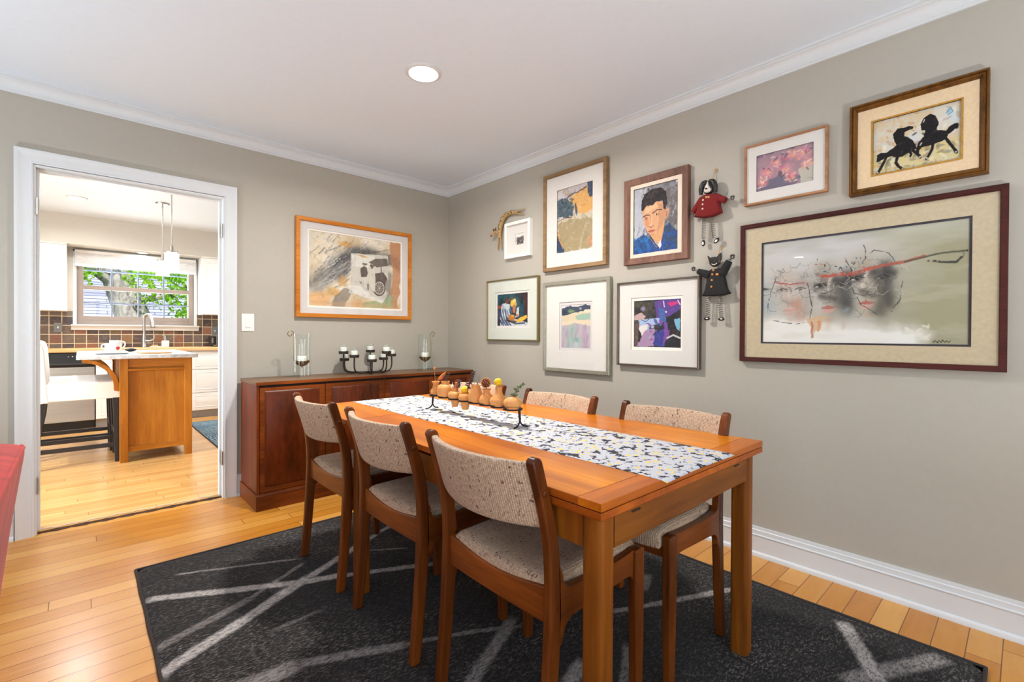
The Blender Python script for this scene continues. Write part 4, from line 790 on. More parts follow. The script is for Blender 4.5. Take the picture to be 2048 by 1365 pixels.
def face(cx, cy, s_, skin, dark, al):
    A.soft([(cx - .03 * s_, cy - .14 * s_), (cx + .03 * s_, cy + .16 * s_)], .085 * s_, skin, al); A.soft([(cx + .07 * s_, cy - .12 * s_), (cx + .08 * s_, cy + .16 * s_)], .05 * s_, dark, al * .9)
    A.soft([(cx - .075 * s_, cy - .04 * s_), (cx - .02 * s_, cy - .05 * s_)], .035 * s_, dark, al); A.soft([(cx + .03 * s_, cy - .08 * s_), (cx + .085 * s_, cy - .07 * s_)], .032 * s_, dark, al)
    A.soft([(cx - .03 * s_, cy + .06 * s_), (cx + .02 * s_, cy + .09 * s_)], .022 * s_, dark, al * .8); A.soft([(cx, cy - .10 * s_), (cx - .012 * s_, cy + .02 * s_)], .012 * s_, (214, 200, 188), al)
    for ex in (-.048, .055): A.line([(cx + (ex - .028) * s_, cy - .035 * s_), (cx + ex * s_, cy - .055 * s_), (cx + (ex + .03) * s_, cy - .04 * s_)], .0045, (34, 32, 34), al, .004); A.blob(cx + ex * s_, cy - .034 * s_, .012 * s_, .014 * s_, (30, 30, 34), al, 0, .5, .004); A.blob(cx + (ex - .016) * s_, cy - .028 * s_, .010 * s_, .010 * s_, (208, 204, 198), al, 0, .4, .004)
    A.poly([(cx - .045 * s_, cy + .16 * s_), (cx - .01 * s_, cy + .135 * s_), (cx + .03 * s_, cy + .155 * s_), (cx, cy + .17 * s_)], (178, 92, 86), al * .9, .008); A.poly([(cx - .04 * s_, cy + .172 * s_), (cx + .028 * s_, cy + .168 * s_), (cx, cy + .205 * s_), (cx - .02 * s_, cy + .20 * s_)], (206, 156, 148), al * .9, .008); A.blob(cx - .005 * s_, cy + .25 * s_, .03 * s_, .03 * s_, (190, 150, 128), al * .6, 0, .2)
face(.165, .52, 1.05, (190, 164, 152), (150, 132, 128), .55); A.soft([(.20, .62), (.22, .74)], .04, (184, 122, 98), .6); A.blob(.155, .67, .05, .03, (214, 178, 164), .7, 0, .2)
face(.385, .50, 1.1, (150, 140, 128), (62, 60, 60), .85); A.soft([(.44, .46), (.46, .62)], .05, (66, 64, 64), .7); A.blob(.465, .70, .03, .045, (146, 160, 172), .7, 0, .2)
face(.575, .46, 1.15, (168, 156, 140), (66, 63, 62), .9); A.soft([(.62, .42), (.66, .60), (.63, .72)], .045, (84, 80, 74), .7)
for k in range(170):
    x = .04 + .66 * A.rng.random(); y = .22 + .22 * A.rng.random() + .3 * A.rng.random() ** 3; r = A.rng.random() * PI; l = .025 + .04 * A.rng.random()
    A.line([(x, y), (x + l * math.cos(r), y + l * math.sin(r) * 1.4), (x + l * 1.5 * math.cos(r + .5), y + l * 1.8 * math.sin(r + .5))], .0010 + .0012 * A.rng.random(), [(64, 64, 68), (90, 86, 86), (206, 200, 194), (120, 112, 106)][A.rng.integers(4)], .55, .004)
for p in ([(.08, .34), (.04, .55), (.03, .7)], [(.26, .42), (.29, .66), (.27, .8)], [(.44, .3), (.5, .5), (.54, .66), (.62, .74)], [(.73, .46), (.72, .62), (.685, .72)], [(.46, .22), (.5, .34), (.47, .5)], [(.55, .26), (.60, .17), (.67, .22), (.71, .32)], [(.55, .12), (.56, .24)], [(.06, .78), (.2, .82), (.26, .8)], [(.30, .5), (.36, .54), (.40, .5)], [(.5, .54), (.56, .58), (.58, .54)]): A.line(p, .0028, (44, 44, 48), .8, .01, 20, .4)
A.line([(.34, .375), (.42, .365), (.5, .37), (.60, .335)], .012, (190, 74, 60), .85, .012, 20, .36); A.line([(.08, .40), (.16, .43), (.24, .42)], .006, (170, 70, 74), .7); A.line([(.58, .33), (.74, .30), (.82, .27)], .010, (176, 88, 72), .85, .006); A.line([(.74, .30), (.88, .26), (.99, .25)], .006, (84, 84, 68), .9); A.line([(.84, .31), (.9, .33), (.95, .34), (.99, .26)], .007, (50, 52, 46), .85, .006, 30, .42)
A.dabs(26, (.28, .2, .56, .4), .008, [(40, 90, 140), (190, 70, 60), (30, 30, 34)], .8); A.poly([(.26, .76), (.37, .74), (.33, .84), (.30, .92), (.285, .84)], (208, 168, 134), .8, .02); A.line([(.29, .8), (.29, .95)], .006, (170, 110, 84), .8); A.line([(.33, .8), (.325, .88)], .010, (206, 140, 96), .8); A.dabs(10, (.74, .84, .86, .96), .02, [(226, 222, 206)], .7); A.blob(.01, .46, .05, .015, (40, 44, 50), .8, -.1, .3); A.sign(.86, .975, .07, (24, 22, 24), .008)
ma = [(0, .001), (0, .028), (.003, .032), (.019, .030), (.022, .026), (.022, .001)]
picture('framed_picture', 'large horizontal painting of three sketched faces in a dark mahogany frame', 'right', (2.600, 3.534, .963, 1.645), ma, 'mahogany_frame', A, (2.704, 3.432, 1.061, 1.539), [('mat_board', 'mat_tan', (2.615, 3.52, .978, 1.63), (2.697, 3.440, 1.053, 1.547), .018), ('inner_mat', 'mat_dark', (2.69, 3.445, 1.047, 1.553), (2.704, 3.432, 1.061, 1.539), .014)], .023, .010)
# ------------------------------------------------------------------ table runner with a daisy print
t = NT('daisy_print'); v = t.coord()
wn = t.n('ShaderNodeTexNoise'); wn.inputs['Scale'].default_value = 60; wn.inputs['Detail'].default_value = 2; t.set(wn, 'Vector', v)
vv = t.n('ShaderNodeVectorMath', _operation='MULTIPLY_ADD'); t.set(vv, 0, wn.outputs['Color']); vv.inputs[1].default_value = (.010, .010, 0); t.set(vv, 2, v)
vo = t.n('ShaderNodeTexVoronoi'); t.set(vo, 'Vector', vv.outputs[0]); vo.inputs['Scale'].default_value = 43; vo.inputs['Randomness'].default_value = .9
cs = t.n('ShaderNodeSeparateColor'); t.set(cs, 0, vo.outputs['Color'])
ctr = t.ramp(vo.outputs['Distance'], [(.25, 1.), (.30, 0.)], 'LINEAR'); isf = t.math('GREATER_THAN', cs.outputs[0], .45)
gap = t.ramp(t.math('ADD', vo.outputs['Distance'], t.math('MULTIPLY', t.math('SUBTRACT', t.noise(v, 120, 2), .5), .70)), [(.67, 0.), (.70, 1.)])
v2 = t.n('ShaderNodeTexVoronoi', _feature='DISTANCE_TO_EDGE'); t.set(v2, 'Vector', vv.outputs[0]); v2.inputs['Scale'].default_value = 80
pet = t.ramp(v2.outputs['Distance'], [(.02, 1.), (.07, 0.)])
c = t.mix(t.math('MULTIPLY', pet, .22), S(192, 193, 199), S(138, 138, 152)); c = t.mix(t.math('MULTIPLY', ctr, isf), c, S(242, 196, 44)); c = t.mix(gap, c, S(40, 40, 52))
M['daisy_print'] = t.bsdf(c, .85, 0, t.bump(t.noise(v, 700, 2), .15, .001))
m = MB()
def rf(u, w):
    x = -1.420 + .400 * u; y = -2.986 + 1.82 * w
    z = TZ + .0016 + .0004 * math.sin(y * 9 + x * 3)
    k = 0
    if w < .012: z -= .004 * (1 - w / .012) ** 2; x += (-.006 + .012 * u) * 0
    return (x + .002 * math.sin(y * 5), y + (.006 * math.sin(u * 3.1) if w < .004 else 0), z)
m.grid(rf, 24, 120)
plain('runner_backing', (40, 40, 50), .9)
rn = m.build('table_runner', [M['daisy_print']], smooth=True); tag(rn, 'white daisy print runner along the middle of the dining table', 'table runner')
md = rn.modifiers.new('solid', 'SOLIDIFY'); md.thickness = .0012; md.offset = -1
RT = TZ + .0022
# ------------------------------------------------------------------ iron stand with eight bud vases
plain('black_iron', (40, 38, 42), .5, .6, vary=.1, bump=.1); wood('vase_wood', (206, 138, 76), (236, 182, 118), 'z', 14, .4, 5, .2); plain('vase_hollow', (70, 40, 20), .8)
plain('pink_clay', (196, 132, 104), .55)
VX = -1.238; RZ_ = .800
st = thing('vase_stand', 'black iron stand holding a row of bud vases on the table runner', 'stand', (VX, -1.96, RT))
cy = [-1.682, -1.762, -1.840, -1.916, -1.990, -2.064, -2.140, -2.224]; cr = [.027, .030, .029, .028, .030, .030, .031, .036]
for y, r in zip(cy, cr):
    m = MB(); m.lathe([(r - .003, -.003), (r + .003, -.003), (r + .003, .003), (r - .003, .003)], (VX, y, RZ_), 32, closed=True); m.build('ring', M['black_iron'], st)
for y, s in ((-1.660, 1), (-2.262, -1)):
    m = MB()
    m.tube([(VX, y, RZ_ - .001), (VX, y + s * .002, RZ_ - .026), (VX, y + s * .004, RT + .030)], [.0055, .005, .0045], 10)
    for q in (-1, 1):
        m.tube(spline([(VX, y + s * .004, RT + .032), (VX + q * .004, y + s * .004, RT + .018), (VX + q * .016, y + s * .006, RT + .007), (VX + q * .036, y + s * .010, RT + .0032)], 5), .0032, 8)
    m.build('leg', M['black_iron'], st)
plug = .0
VP = [  # (profile r,z measured from the ring), label, material
    ([(.012, .001), (.034, .004), (.038, .013), (.035, .022), (.023, .036), (.019, .046), (.020, .054), (.029, .062), (.030, .064), (.024, .063), (.016, .05)], 'waisted bud vase with a seed pod and a pointed leaf, far end of the stand'),
    ([(.02, .001), (.046, .004), (.048, .020), (.048, .040), (.042, .052), (.026, .058), (.024, .068), (.027, .071), (.022, .071), (.018, .06)], 'broad-shouldered bud vase holding short dark sprigs'),
    ([(.012, -.036), (.020, -.036), (.036, -.004), (.050, .008), (.052, .020), (.044, .030), (.024, .036), (.023, .042), (.029, .047), (.024, .047), (.018, .038)], 'round vase with a tapered foot holding cinnamon and berries, left of its twin'),
    ([(.016, -.038), (.024, -.038), (.034, -.010), (.048, .006), (.050, .016), (.042, .027), (.030, .032), (.034, .035), (.028, .035), (.02, .028)], 'round vase with a tapered foot below a sunken yellow ball flower'),
    ([(.02, .001), (.042, .004), (.044, .020), (.036, .044), (.026, .062), (.025, .069), (.027, .072), (.021, .072), (.018, .06)], 'tall tapered bud vase with thin dry twigs, middle of the stand'),
    ([(.02, .001), (.044, .004), (.047, .016), (.038, .032), (.021, .045), (.019, .052), (.030, .062), (.026, .062), (.015, .05)], 'flared-neck bud vase with the dried brown pinecone flower'),
    ([(.02, .001), (.044, .005), (.050, .017), (.046, .030), (.026, .044), (.019, .056), (.018, .078), (.014, .078), (.013, .05)], 'long-necked bud vase with the tall yellow ball flower'),
    ([(.02, .001), (.042, .004), (.052, .014), (.054, .023), (.047, .035), (.026, .044), (.022, .046), (.018, .040)], 'squat pebble-shaped vase with eucalyptus at the near end')]
for i, (pr, lb) in enumerate(VP):
    y = cy[i]; k = (cr[i] + .001) / .044
    sc_ = (.025, .037, .032, .031, .033, .032, .037, .037)[i] / max(r for r, z in pr)
    pr2 = [(r * sc_, z) for r, z in pr]
    o = thing('bud_vase', lb, 'vase', (VX, y, RZ_ + pr2[0][1]), 'bud vases in the iron stand')
    top = pr2[-1]
    m = MB(); m.lathe([(.001, pr2[0][1])] + pr2 + [(top[0] * .95, top[1] - .02), (.001, top[1] - .02)], (VX, y, RZ_ + (.002 if i not in (2, 3) else 0)), 32); m.build('vessel', M['pink_clay'] if 0 else M['vase_wood'], o, angle=50)
# dried stems
plain('dry_straw', (196, 150, 96), .8); plain('dry_leaf', (198, 120, 62), .7, vary=.2); plain('dark_sprig', (84, 62, 56), .85, vary=.25); plain('billy_yellow', (246, 200, 32), .85, vary=.12, bump=.6, scale=160); plain('stem_green', (92, 84, 70), .7)
plain('cone_brown', (120, 66, 40), .7, vary=.3); plain('cone_tip', (222, 168, 120), .7); plain('eucalyptus_green', (104, 122, 88), .6, vary=.2); plain('eucalyptus_twig', (96, 76, 54), .8); plain('cream_seed', (226, 214, 196), .8); plain('purple_berry', (70, 50, 70), .6, vary=.3); plain('twig_grey', (150, 140, 134), .8)
def stemthing(nm, lb, cat, y, z): return thing(nm, lb, cat, (VX, y, RZ_ + z))
def VZ(dy, dz, i, dx=0): return (VX + dx, cy[i] - dy, RZ_ + dz)   # dy positive = to the right in view
o = stemthing('seed_pod_stem', 'single round seed pod on a thin stalk in the farthest vase', 'dried flower', cy[0], .02)
m = MB(); m.tube([VZ(.0, .03, 0), VZ(-.004, .075, 0), VZ(-.012, .122, 0)], .0009, 6); m.build('stalk', M['dry_straw'], o)
m = MB(); m.ball(VZ(-.012, .126, 0), (.0055, .0055, .006), 14, 8); m.tube([VZ(-.012, .131, 0), VZ(-.0115, .1335, 0)], .003, 8); m.build('pod', M['dry_leaf'], o)
def leafblade(m, base, tip, w, bend=(0, 0, 0), n=10, side=None):
    a, b = Vector(base), Vector(tip); d = b - a; sd = Vector(side) if side else d.cross(Vector((1, .3, .2))).normalized(); rows = []
    for k in range(n + 1):
        s_ = k / n; p = a + d * s_ + Vector(bend) * math.sin(PI * s_); ww = w * math.sin(PI * min(1, s_ * .94 + .06)) ** .8 + .0004
        rows.append([p - sd * ww, p + d.cross(sd).normalized() * ww * .25, p + sd * ww])
    vs = [q for r in rows for q in r]; fs = []
    for k in range(n):
        for j in range(2): fs.append((k * 3 + j, k * 3 + j + 1, k * 3 + j + 4, k * 3 + j + 3))
    m.add(vs, fs)
o = stemthing('dried_leaf', 'pointed orange dried leaf leaning out of the farthest vase', 'dried leaf', cy[0], .02)
m = MB(); m.tube([VZ(.004, .03, 0), VZ(.010, .062, 0), VZ(.024, .080, 0)], .0012, 6); m.build('stalk', M['dry_straw'], o)
m = MB(); leafblade(m, VZ(.018, .074, 0), VZ(.086, .118, 0), .0085, (0, 0, -.004)); m.build('blade', M['dry_leaf'], o, solid=.0006)
o = stemthing('dried_sprigs', 'short dark dried sprigs in the broad-shouldered vase', 'dried flower', cy[1], .03); m = MB()
for dy, h in ((-.008, .084), (.004, .096), (.016, .094), (.024, .105), (.012, .082)):
    m.tube([VZ(dy * .4, .04, 1), VZ(dy, h - .01, 1), VZ(dy * 1.2, h, 1)], [.0008, .001, .0022], 6)
    for k in range(5): m.ball(VZ(dy * 1.2 + RNG.normal() * .002, h + k * .003 - .004, 1, RNG.normal() * .002), .0022, 6, 4)
m.build('sprigs', M['dark_sprig'], o)
o = stemthing('cream_seedhead', 'small cream seed head in the third vase', 'dried flower', cy[2], .02)
m = MB(); m.ball(VZ(-.022, .052, 2), (.008, .008, .011), 12, 8); m.tube([VZ(-.022, .060, 2), VZ(-.021, .074, 2)], [.002, .0006], 6); m.build('head', M['cream_seed'], o)
m = MB(); m.tube([VZ(-.012, .02, 2), VZ(-.02, .046, 2)], .001, 6); m.build('stalk', M['dry_straw'], o)
o = stemthing('cinnamon_stick', 'orange-brown cinnamon stick in the third vase', 'cinnamon stick', cy[2], .02); m = MB(); m.tube([VZ(.0, .02, 2), VZ(.010, .074, 2)], .0062, 12); m.build('stick', M['dry_leaf'], o)
o = stemthing('berry_sprig', 'dark purple berry sprig in the third vase', 'dried flower', cy[2], .02); m = MB(); m.tube([VZ(.006, .02, 2), VZ(.024, .06, 2), VZ(.036, .082, 2)], .001, 6); m.build('stalk', M['dark_sprig'], o); m = MB()
for k in range(16): s_ = k / 15; m.ball(VZ(.022 + .016 * s_ + RNG.normal() * .003, .052 + .032 * s_ + RNG.normal() * .002, 2, RNG.normal() * .004), .0036, 8, 5)
m.build('berries', M['purple_berry'], o)
def billy(i, dy, dz, r, lb, sy=0):
    o = stemthing('billy_button', lb, 'dried flower', cy[i], .01); m = MB(); m.tube([VZ(sy, .015, i), VZ(dy * .8, dz - r, i)], .0014, 6); m.build('stalk', M['stem_green'], o)
    m = MB(); vs = 0
    def f(u, v):
        th = PI * v; ph = 2 * PI * u; q = 1 + .05 * math.sin(ph * 9) * math.sin(th * 14); return (VX + r * q * math.sin(th) * math.cos(ph), cy[i] - dy + r * q * math.sin(th) * math.sin(ph), RZ_ + dz + r * q * math.cos(th))
    m.grid(f, 36, 24); m.build('flower_head', M['billy_yellow'], o)
billy(3, -.004, .046, .0165, 'yellow ball flower sitting low in the fourth vase')
billy(6, -.004, .098, .0160, 'tall yellow ball flower in the long-necked vase')
o = stemthing('dried_seed_spike', 'tall dark dried spike with a curled tip in the fourth vase', 'dried flower', cy[3], .01); m = MB()
m.tube([VZ(.008, .01, 3), VZ(.018, .05, 3), VZ(.026, .07, 3)], .0013, 6)
for k in range(34):
    s_ = k / 33; c_ = Vector(VZ(.020 + .034 * s_, .050 + .074 * s_, 3)); d_ = Vector((RNG.normal(), RNG.normal(), RNG.normal() + 1.2)).normalized(); leafblade(m, c_, c_ + d_ * (.020 if s_ < .5 else .013), .0034, n=4)
m.tube(spline([VZ(.048, .105, 3), VZ(.050, .121, 3), VZ(.056, .127, 3), VZ(.060, .120, 3), VZ(.055, .112, 3)], 5), .0016, 6)
m.build('spike', M['dark_sprig'], o)
o = stemthing('dry_twigs', 'thin grey dry twigs in the tall tapered middle vase', 'dried flower', cy[4], .03); m = MB()
for a, b in ((.026, .132), (.036, .128), (.042, .112), (.022, .11), (-.02, .078), (-.028, .082)): m.tube(spline([VZ(.0, .03, 4), VZ(a * .35, b * .62, 4), VZ(a, b, 4)], 4), [.0014] * 4 + [.0012] * 3 + [.0007] * 2, 5)
m.build('twigs', M['twig_grey'], o)
o = stemthing('pinecone_flower', 'brown dried pinecone flower in the flared-neck vase', 'dried flower', cy[5], .02)
m = MB(); m.tube([VZ(.0, .02, 5), VZ(-.004, .066, 5)], .0016, 6); m.build('stalk', M['dark_sprig'], o)
m = MB(); m2 = MB(); ccen = Vector(VZ(-.006, .086, 5)); m.ball(ccen, (.014, .014, .013), 12, 8)
for k in range(60):
    z_ = 1 - 2 * (k + .5) / 60; ph = k * 2.399; d_ = Vector((math.sqrt(1 - z_ * z_) * math.cos(ph), math.sqrt(1 - z_ * z_) * math.sin(ph), z_)); a_ = ccen + d_ * .011; b_ = ccen + d_ * .0205 + Vector((0, 0, .003)); leafblade(m, a_, b_, .0036, n=4)
    leafblade(m2, ccen + d_ * .0185 + Vector((0, 0, .002)), ccen + d_ * .0235 + Vector((0, 0, .0045)), .0026, n=3)
q = m.build('cone', M['cone_brown'], o); m2.build('scale_tips', M['cone_tip'], q)
o = stemthing('eucalyptus_sprig', 'green eucalyptus sprig in the near-end pebble vase', 'sprig', cy[7], .03); m = MB()
sp = spline([VZ(.0, .03, 7), VZ(.012, .060, 7), VZ(.030, .082, 7), VZ(.052, .098, 7), VZ(.064, .104, 7)], 4); m.tube(sp, [.0016 - .0012 * k / (len(sp) - 1) for k in range(len(sp))], 6); m.build('twig', M['eucalyptus_twig'], o)
m = MB()
for k in range(15):
    p = Vector(sp[3 + k % (len(sp) - 3)]); an = k * 2.1; dv = Vector((math.cos(an), .9 * math.sin(an), .35 * math.sin(an * 1.7))); r = .0095 - .0004 * k
    leafblade(m, p, p + dv.normalized() * 2 * r, r * .8, n=6)
m.build('leaves', M['eucalyptus_green'], o, solid=.0005)
# ------------------------------------------------------------------ sideboard: hurricane lamps, candelabra with votive candles
thinglass('clear_glass', (.97, .985, .98, 1), .01, 1.0, .015); plain('aged_brass', (150, 118, 62), .25, .9, vary=.1); plain('wax_white', (240, 238, 230), .6, vary=.01, **{'Subsurface Weight': .1}); plain('dark_bronze', (62, 52, 46), .45, .7, vary=.1); plain('wick_dark', (60, 56, 50), .9)
SBZ = .7902
def hurricane(x, y, side, lb, lb2):
    h = thing('hurricane_lamp', lb, 'candle holder', (x, y, SBZ), 'hurricane candle lamps on the sideboard')
    m = MB(); th = .0022
    out = [(.058, .001), (.060, .02), (.060, .10), (.059, .16), (.060, .22), (.062, .27), (.066, .30)]
    m.lathe(out + [(r - th, z) for r, z in out[::-1]], (x, y, SBZ), 48, closed=True); m.build('glass_shade', M['clear_glass'], h)
    m = MB(); bz = SBZ + .110
    bo = [(.001, -.036), (.012, -.035), (.030, -.026), (.044, -.012), (.051, .001)]
    m.lathe(bo + [(r * .97, z + .0015) for r, z in bo[::-1]], (x, y, bz), 40, closed=True); m.lathe([(.001, -.046), (.003, -.043), (.004, -.036), (.001, -.034)], (x, y, bz), 12); m.build('brass_bowl', M['aged_brass'], h)
    m = MB(); px = x + side * .0535
    pts = spline([(x + side * .049, y, bz), (px + side * .003, y, bz + .03), (px + side * .003, y, bz + .09), (px, y, SBZ + .285), (px + side * .004, y, SBZ + .308), (px + side * .020, y, SBZ + .318), (px + side * .036, y, SBZ + .310), (px + side * .040, y, SBZ + .294), (px + side * .028, y, SBZ + .282), (px + side * .016, y, SBZ + .288), (px + side * .014, y, SBZ + .300)], 5)
    m.tube(pts, .0024, 8); m.build('hanging_hook', M['aged_brass'], h)
    c = thing('pillar_candle', lb2, 'candle', (x, y, bz - .010), 'pillar candles in the hurricane lamps')
    m = MB(); m.lathe([(.001, .004), (.029, .004), (.030, .006), (.030, .046), (.028, .049), (.010, .047), (.001, .046)], (x, y, bz - .012), 28); m.build('wax', M['wax_white'], c)
    m = MB(); m.tube([(x, y, bz + .033), (x + .001, y, bz + .042)], .001, 6); m.build('wick', M['wick_dark'], c)
hurricane(-1.356, -.205, -1, 'clear glass hurricane lamp with brass bowl at the doorway end of the sideboard', 'white pillar candle inside the hurricane lamp nearest the doorway')
hurricane(-.372, -.205, 1, 'clear glass hurricane lamp with brass bowl at the corner end of the sideboard', 'white pillar candle inside the hurricane lamp nearest the room corner')
cb = thing('candelabra', 'dark iron candelabra with curved arms on the sideboard', 'candelabra', (-.855, -.205, SBZ))
CC = Vector((-.855, -.205, SBZ)); LAT = Vector((.90, -.436, 0)); FWD = Vector((-.436, -.90, 0))
cups = [(-.190, .035, .962, 'tallest votive candle at the left end of the candelabra'), (-.188, -.05, .906, 'low votive candle behind the left end candle, partly hidden'), (-.112, .115, .938, 'second votive candle from the left on the candelabra, front'), (.0, -.135, .966, 'tall votive candle at the back centre of the candelabra'),
        (.012, .140, .906, 'lowest front centre votive candle on the candelabra'), (.116, .105, .964, 'tall votive candle right of centre on the candelabra'), (.100, -.105, .908, 'low votive candle behind the tall right one, partly hidden'), (.160, -.055, .938, 'votive candle at the right end of the candelabra')]
m = MB(); m.lathe([(.001, .004), (.012, .004), (.014, .010), (.012, .016), (.001, .017)], CC, 16); m.build('hub', M['dark_bronze'], cb)
for l, f, z, lb in cups:
    p = CC + LAT * l + FWD * f; d = (p - CC); d.z = 0; L = d.length; d.normalize(); zb = z - .020
    m = MB(); pts = spline([CC + Vector((0, 0, .011)), CC + d * (L * .45) + Vector((0, 0, .009)), CC + d * (L - .045) + Vector((0, 0, .010)), CC + d * (L - .012) + Vector((0, 0, .026)), CC + d * L + Vector((0, 0, .062)), Vector((p.x, p.y, zb - .004)), Vector((p.x, p.y, zb + .002))], 5)
    m.tube(pts, .0055, 10); arm = m.build('arm', M['dark_bronze'], cb)
    m = MB(); m.lathe([(.001, -.002), (.031, -.002), (.034, 0), (.0345, .019), (.032, .019), (.031, .003), (.001, .002)], (p.x, p.y, zb), 28); m.build('cup', M['dark_bronze'], arm)
    v = thing('votive_candle', lb, 'candle', (p.x, p.y, zb + .003), 'votive candles in the candelabra')
    m = MB(); g = [(.026, .0), (.028, .004), (.028, .062)]; m.lathe([(.001, 0)] + g + [(.0262, .062), (.0262, .003), (.001, .003)], (p.x, p.y, zb + .0025), 32); m.build('glass_cup', M['clear_glass'], v)
    m = MB(); m.lathe([(.001, 0), (.0245, 0), (.0252, .002), (.0252, .040), (.024, .043), (.008, .041), (.001, .040)], (p.x, p.y, zb + .006), 28); w_ = m.build('wax', M['wax_white'], v)
    m = MB(); m.tube([(p.x, p.y, zb + .046), (p.x + .001, p.y, zb + .055)], .0009, 6); m.build('wick', M['wick_dark'], w_)
# ------------------------------------------------------------------ wall ornaments
plain('red_felt', (120, 26, 28), .95, vary=.12, bump=.4, scale=120); plain('black_felt', (34, 32, 34), .95, vary=.15, bump=.4, scale=120); plain('black_paint', (36, 32, 30), .4, vary=.1); plain('dog_white', (226, 220, 212), .5); plain('steel_wire', (140, 132, 126), .35, .9); plain('orange_button', (196, 130, 60), .4); plain('pale_button', (214, 206, 190), .4); plain('cork_bone', (226, 186, 120), .6); plain('giraffe_tan', (170, 140, 92), .7, vary=.18); plain('giraffe_spot', (96, 70, 40), .8); plain('nose_red', (150, 70, 50), .6)
def W(u, d, z): return (-d, -u, z)
def coil(m, a, b, r, turns, wr=.0016):
    a, b = Vector(a), Vector(b); d = (b - a); ax = d.normalized(); p = ax.orthogonal().normalized(); q = ax.cross(p); n = turns * 10
    m.tube([a + d * (k / n) + (p * math.cos(2 * PI * k / 10) + q * math.sin(2 * PI * k / 10)) * r for k in range(n + 1)], wr, 5)
def coat(m, outline, d0, d1, puff=.010, n=10):
    # padded cloth piece: outline in (u,z), thickest in the middle
    c = (sum(p[0] for p in outline) / len(outline), sum(p[1] for p in outline) / len(outline)); rings = []
    for k in range(n + 1):
        t_ = -1 + 2 * k / n; s_ = math.sqrt(max(0, 1 - t_ * t_)) * .12 + .88 if abs(t_) < 1 else .86
        rings.append([W(c[0] + (p[0] - c[0]) * s_, (d0 + d1) / 2 + (d1 - d0) / 2 * t_, c[1] + (p[1] - c[1]) * s_) for p in outline])
    m.loft(rings)
def sleeve(m, a, b, r0, r1): m.tube([a, tuple((x + y) / 2 for x, y in zip(a, b)), b], [r0, (r0 + r1) / 2, r1], 14)
def paw(root, u, z, d, r, nm='metal_paw'):
    m = MB(); m.lathe([(r * .4, -.002), (r, -.002), (r, .002), (r * .4, .002)], (0, 0, 0), 14, closed=True)
    for k in range(4): an = -.9 + .6 * k; m.ball((r * 1.15 * math.cos(an + PI / 2), r * 1.15 * math.sin(an + PI / 2), 0), r * .3, 8, 5)
    m.v = [W(u + p[0], d + p[2], z + p[1]) for p in m.v]; return m.build(nm, M['black_paint'], root)
dog = thing('dog_ornament', 'hanging dog doll in a red coat with spring legs beside the portrait', 'wall ornament', W(2.455, .02, 1.56))
m = MB(); m.tube(spline([W(2.464, .006, 1.955), W(2.468, .006, 1.966), W(2.462, .006, 1.972), W(2.458, .006, 1.964), W(2.452, .018, 1.915)], 4), .0022, 6); m.build('hanging_loop', M['dry_straw'], dog)
m = MB(); m.ball(W(2.438, .034, 1.872), (.020, .030, .036), 20, 14); hd = m.build('head', M['black_paint'], dog)
m = MB()
for s_ in (-1, 1): m.tube(spline([W(2.438 + s_ * .006, .040, 1.906), W(2.438 + s_ * .026, .042, 1.898), W(2.438 + s_ * .037, .042, 1.872), W(2.438 + s_ * .040, .040, 1.842)], 5), [.008 + .006 * math.sin(PI * k / 15) for k in range(15)] + [.010], 12)
m.build('ears', M['black_paint'], hd)
m = MB(); m.tube(spline([W(2.440, .052, 1.898), W(2.440, .055, 1.880), W(2.440, .056, 1.862)], 4), [.003, .0035, .0045, .006, .008, .010, .012, .013, .014], 12); m.ball(W(2.440, .054, 1.856), (.012, .019, .015), 16, 10); m.build('muzzle', M['dog_white'], hd)
m = MB(); m.ball(W(2.440, .068, 1.860), (.004, .007, .005), 10, 6); m.ball(W(2.427, .062, 1.878), .0035, 8, 5); m.ball(W(2.453, .062, 1.878), .0035, 8, 5); m.build('nose_and_eyes', M['black_paint'], hd)
m = MB(); coat(m, [(2.420, 1.836), (2.455, 1.836), (2.480, 1.828), (2.496, 1.800), (2.500, 1.765), (2.510, 1.728), (2.470, 1.716), (2.420, 1.716), (2.366, 1.728), (2.382, 1.765), (2.388, 1.800), (2.400, 1.828)], .010, .060); sleeve(m, W(2.410, .036, 1.818), W(2.354, .036, 1.756), .022, .016); sleeve(m, W(2.470, .036, 1.816), W(2.530, .040, 1.786), .022, .016)
ct = m.build('red_coat', M['red_felt'], dog, angle=60)
m = MB()
for k, (u, z) in enumerate(((2.420, 1.806), (2.418, 1.784), (2.418, 1.760))): m.ball(W(u, .061, z), (.003, .005, .005), 10, 6)
m.build('button', M['pale_button'], ct)
m = MB(); m.tube([W(2.437, .061, 1.818), W(2.451, .061, 1.815)], .0022, 8)
for u, z in ((2.436, 1.8205), (2.4365, 1.8155), (2.452, 1.8175), (2.4515, 1.8125)): m.ball(W(u, .061, z), .0034, 8, 5)
m.build('bone_charm', M['cork_bone'], ct)
m = MB(); coil(m, W(2.413, .034, 1.720), W(2.410, .030, 1.605), .009, 13); coil(m, W(2.455, .034, 1.720), W(2.468, .030, 1.602), .009, 12); coil(m, W(2.356, .036, 1.756), W(2.350, .034, 1.745), .004, 2); coil(m, W(2.530, .040, 1.786), W(2.548, .036, 1.790), .004, 3); m.build('springs', M['steel_wire'], dog)
paw(dog, 2.347, 1.738, .034, .009); paw(dog, 2.562, 1.792, .036, .010)
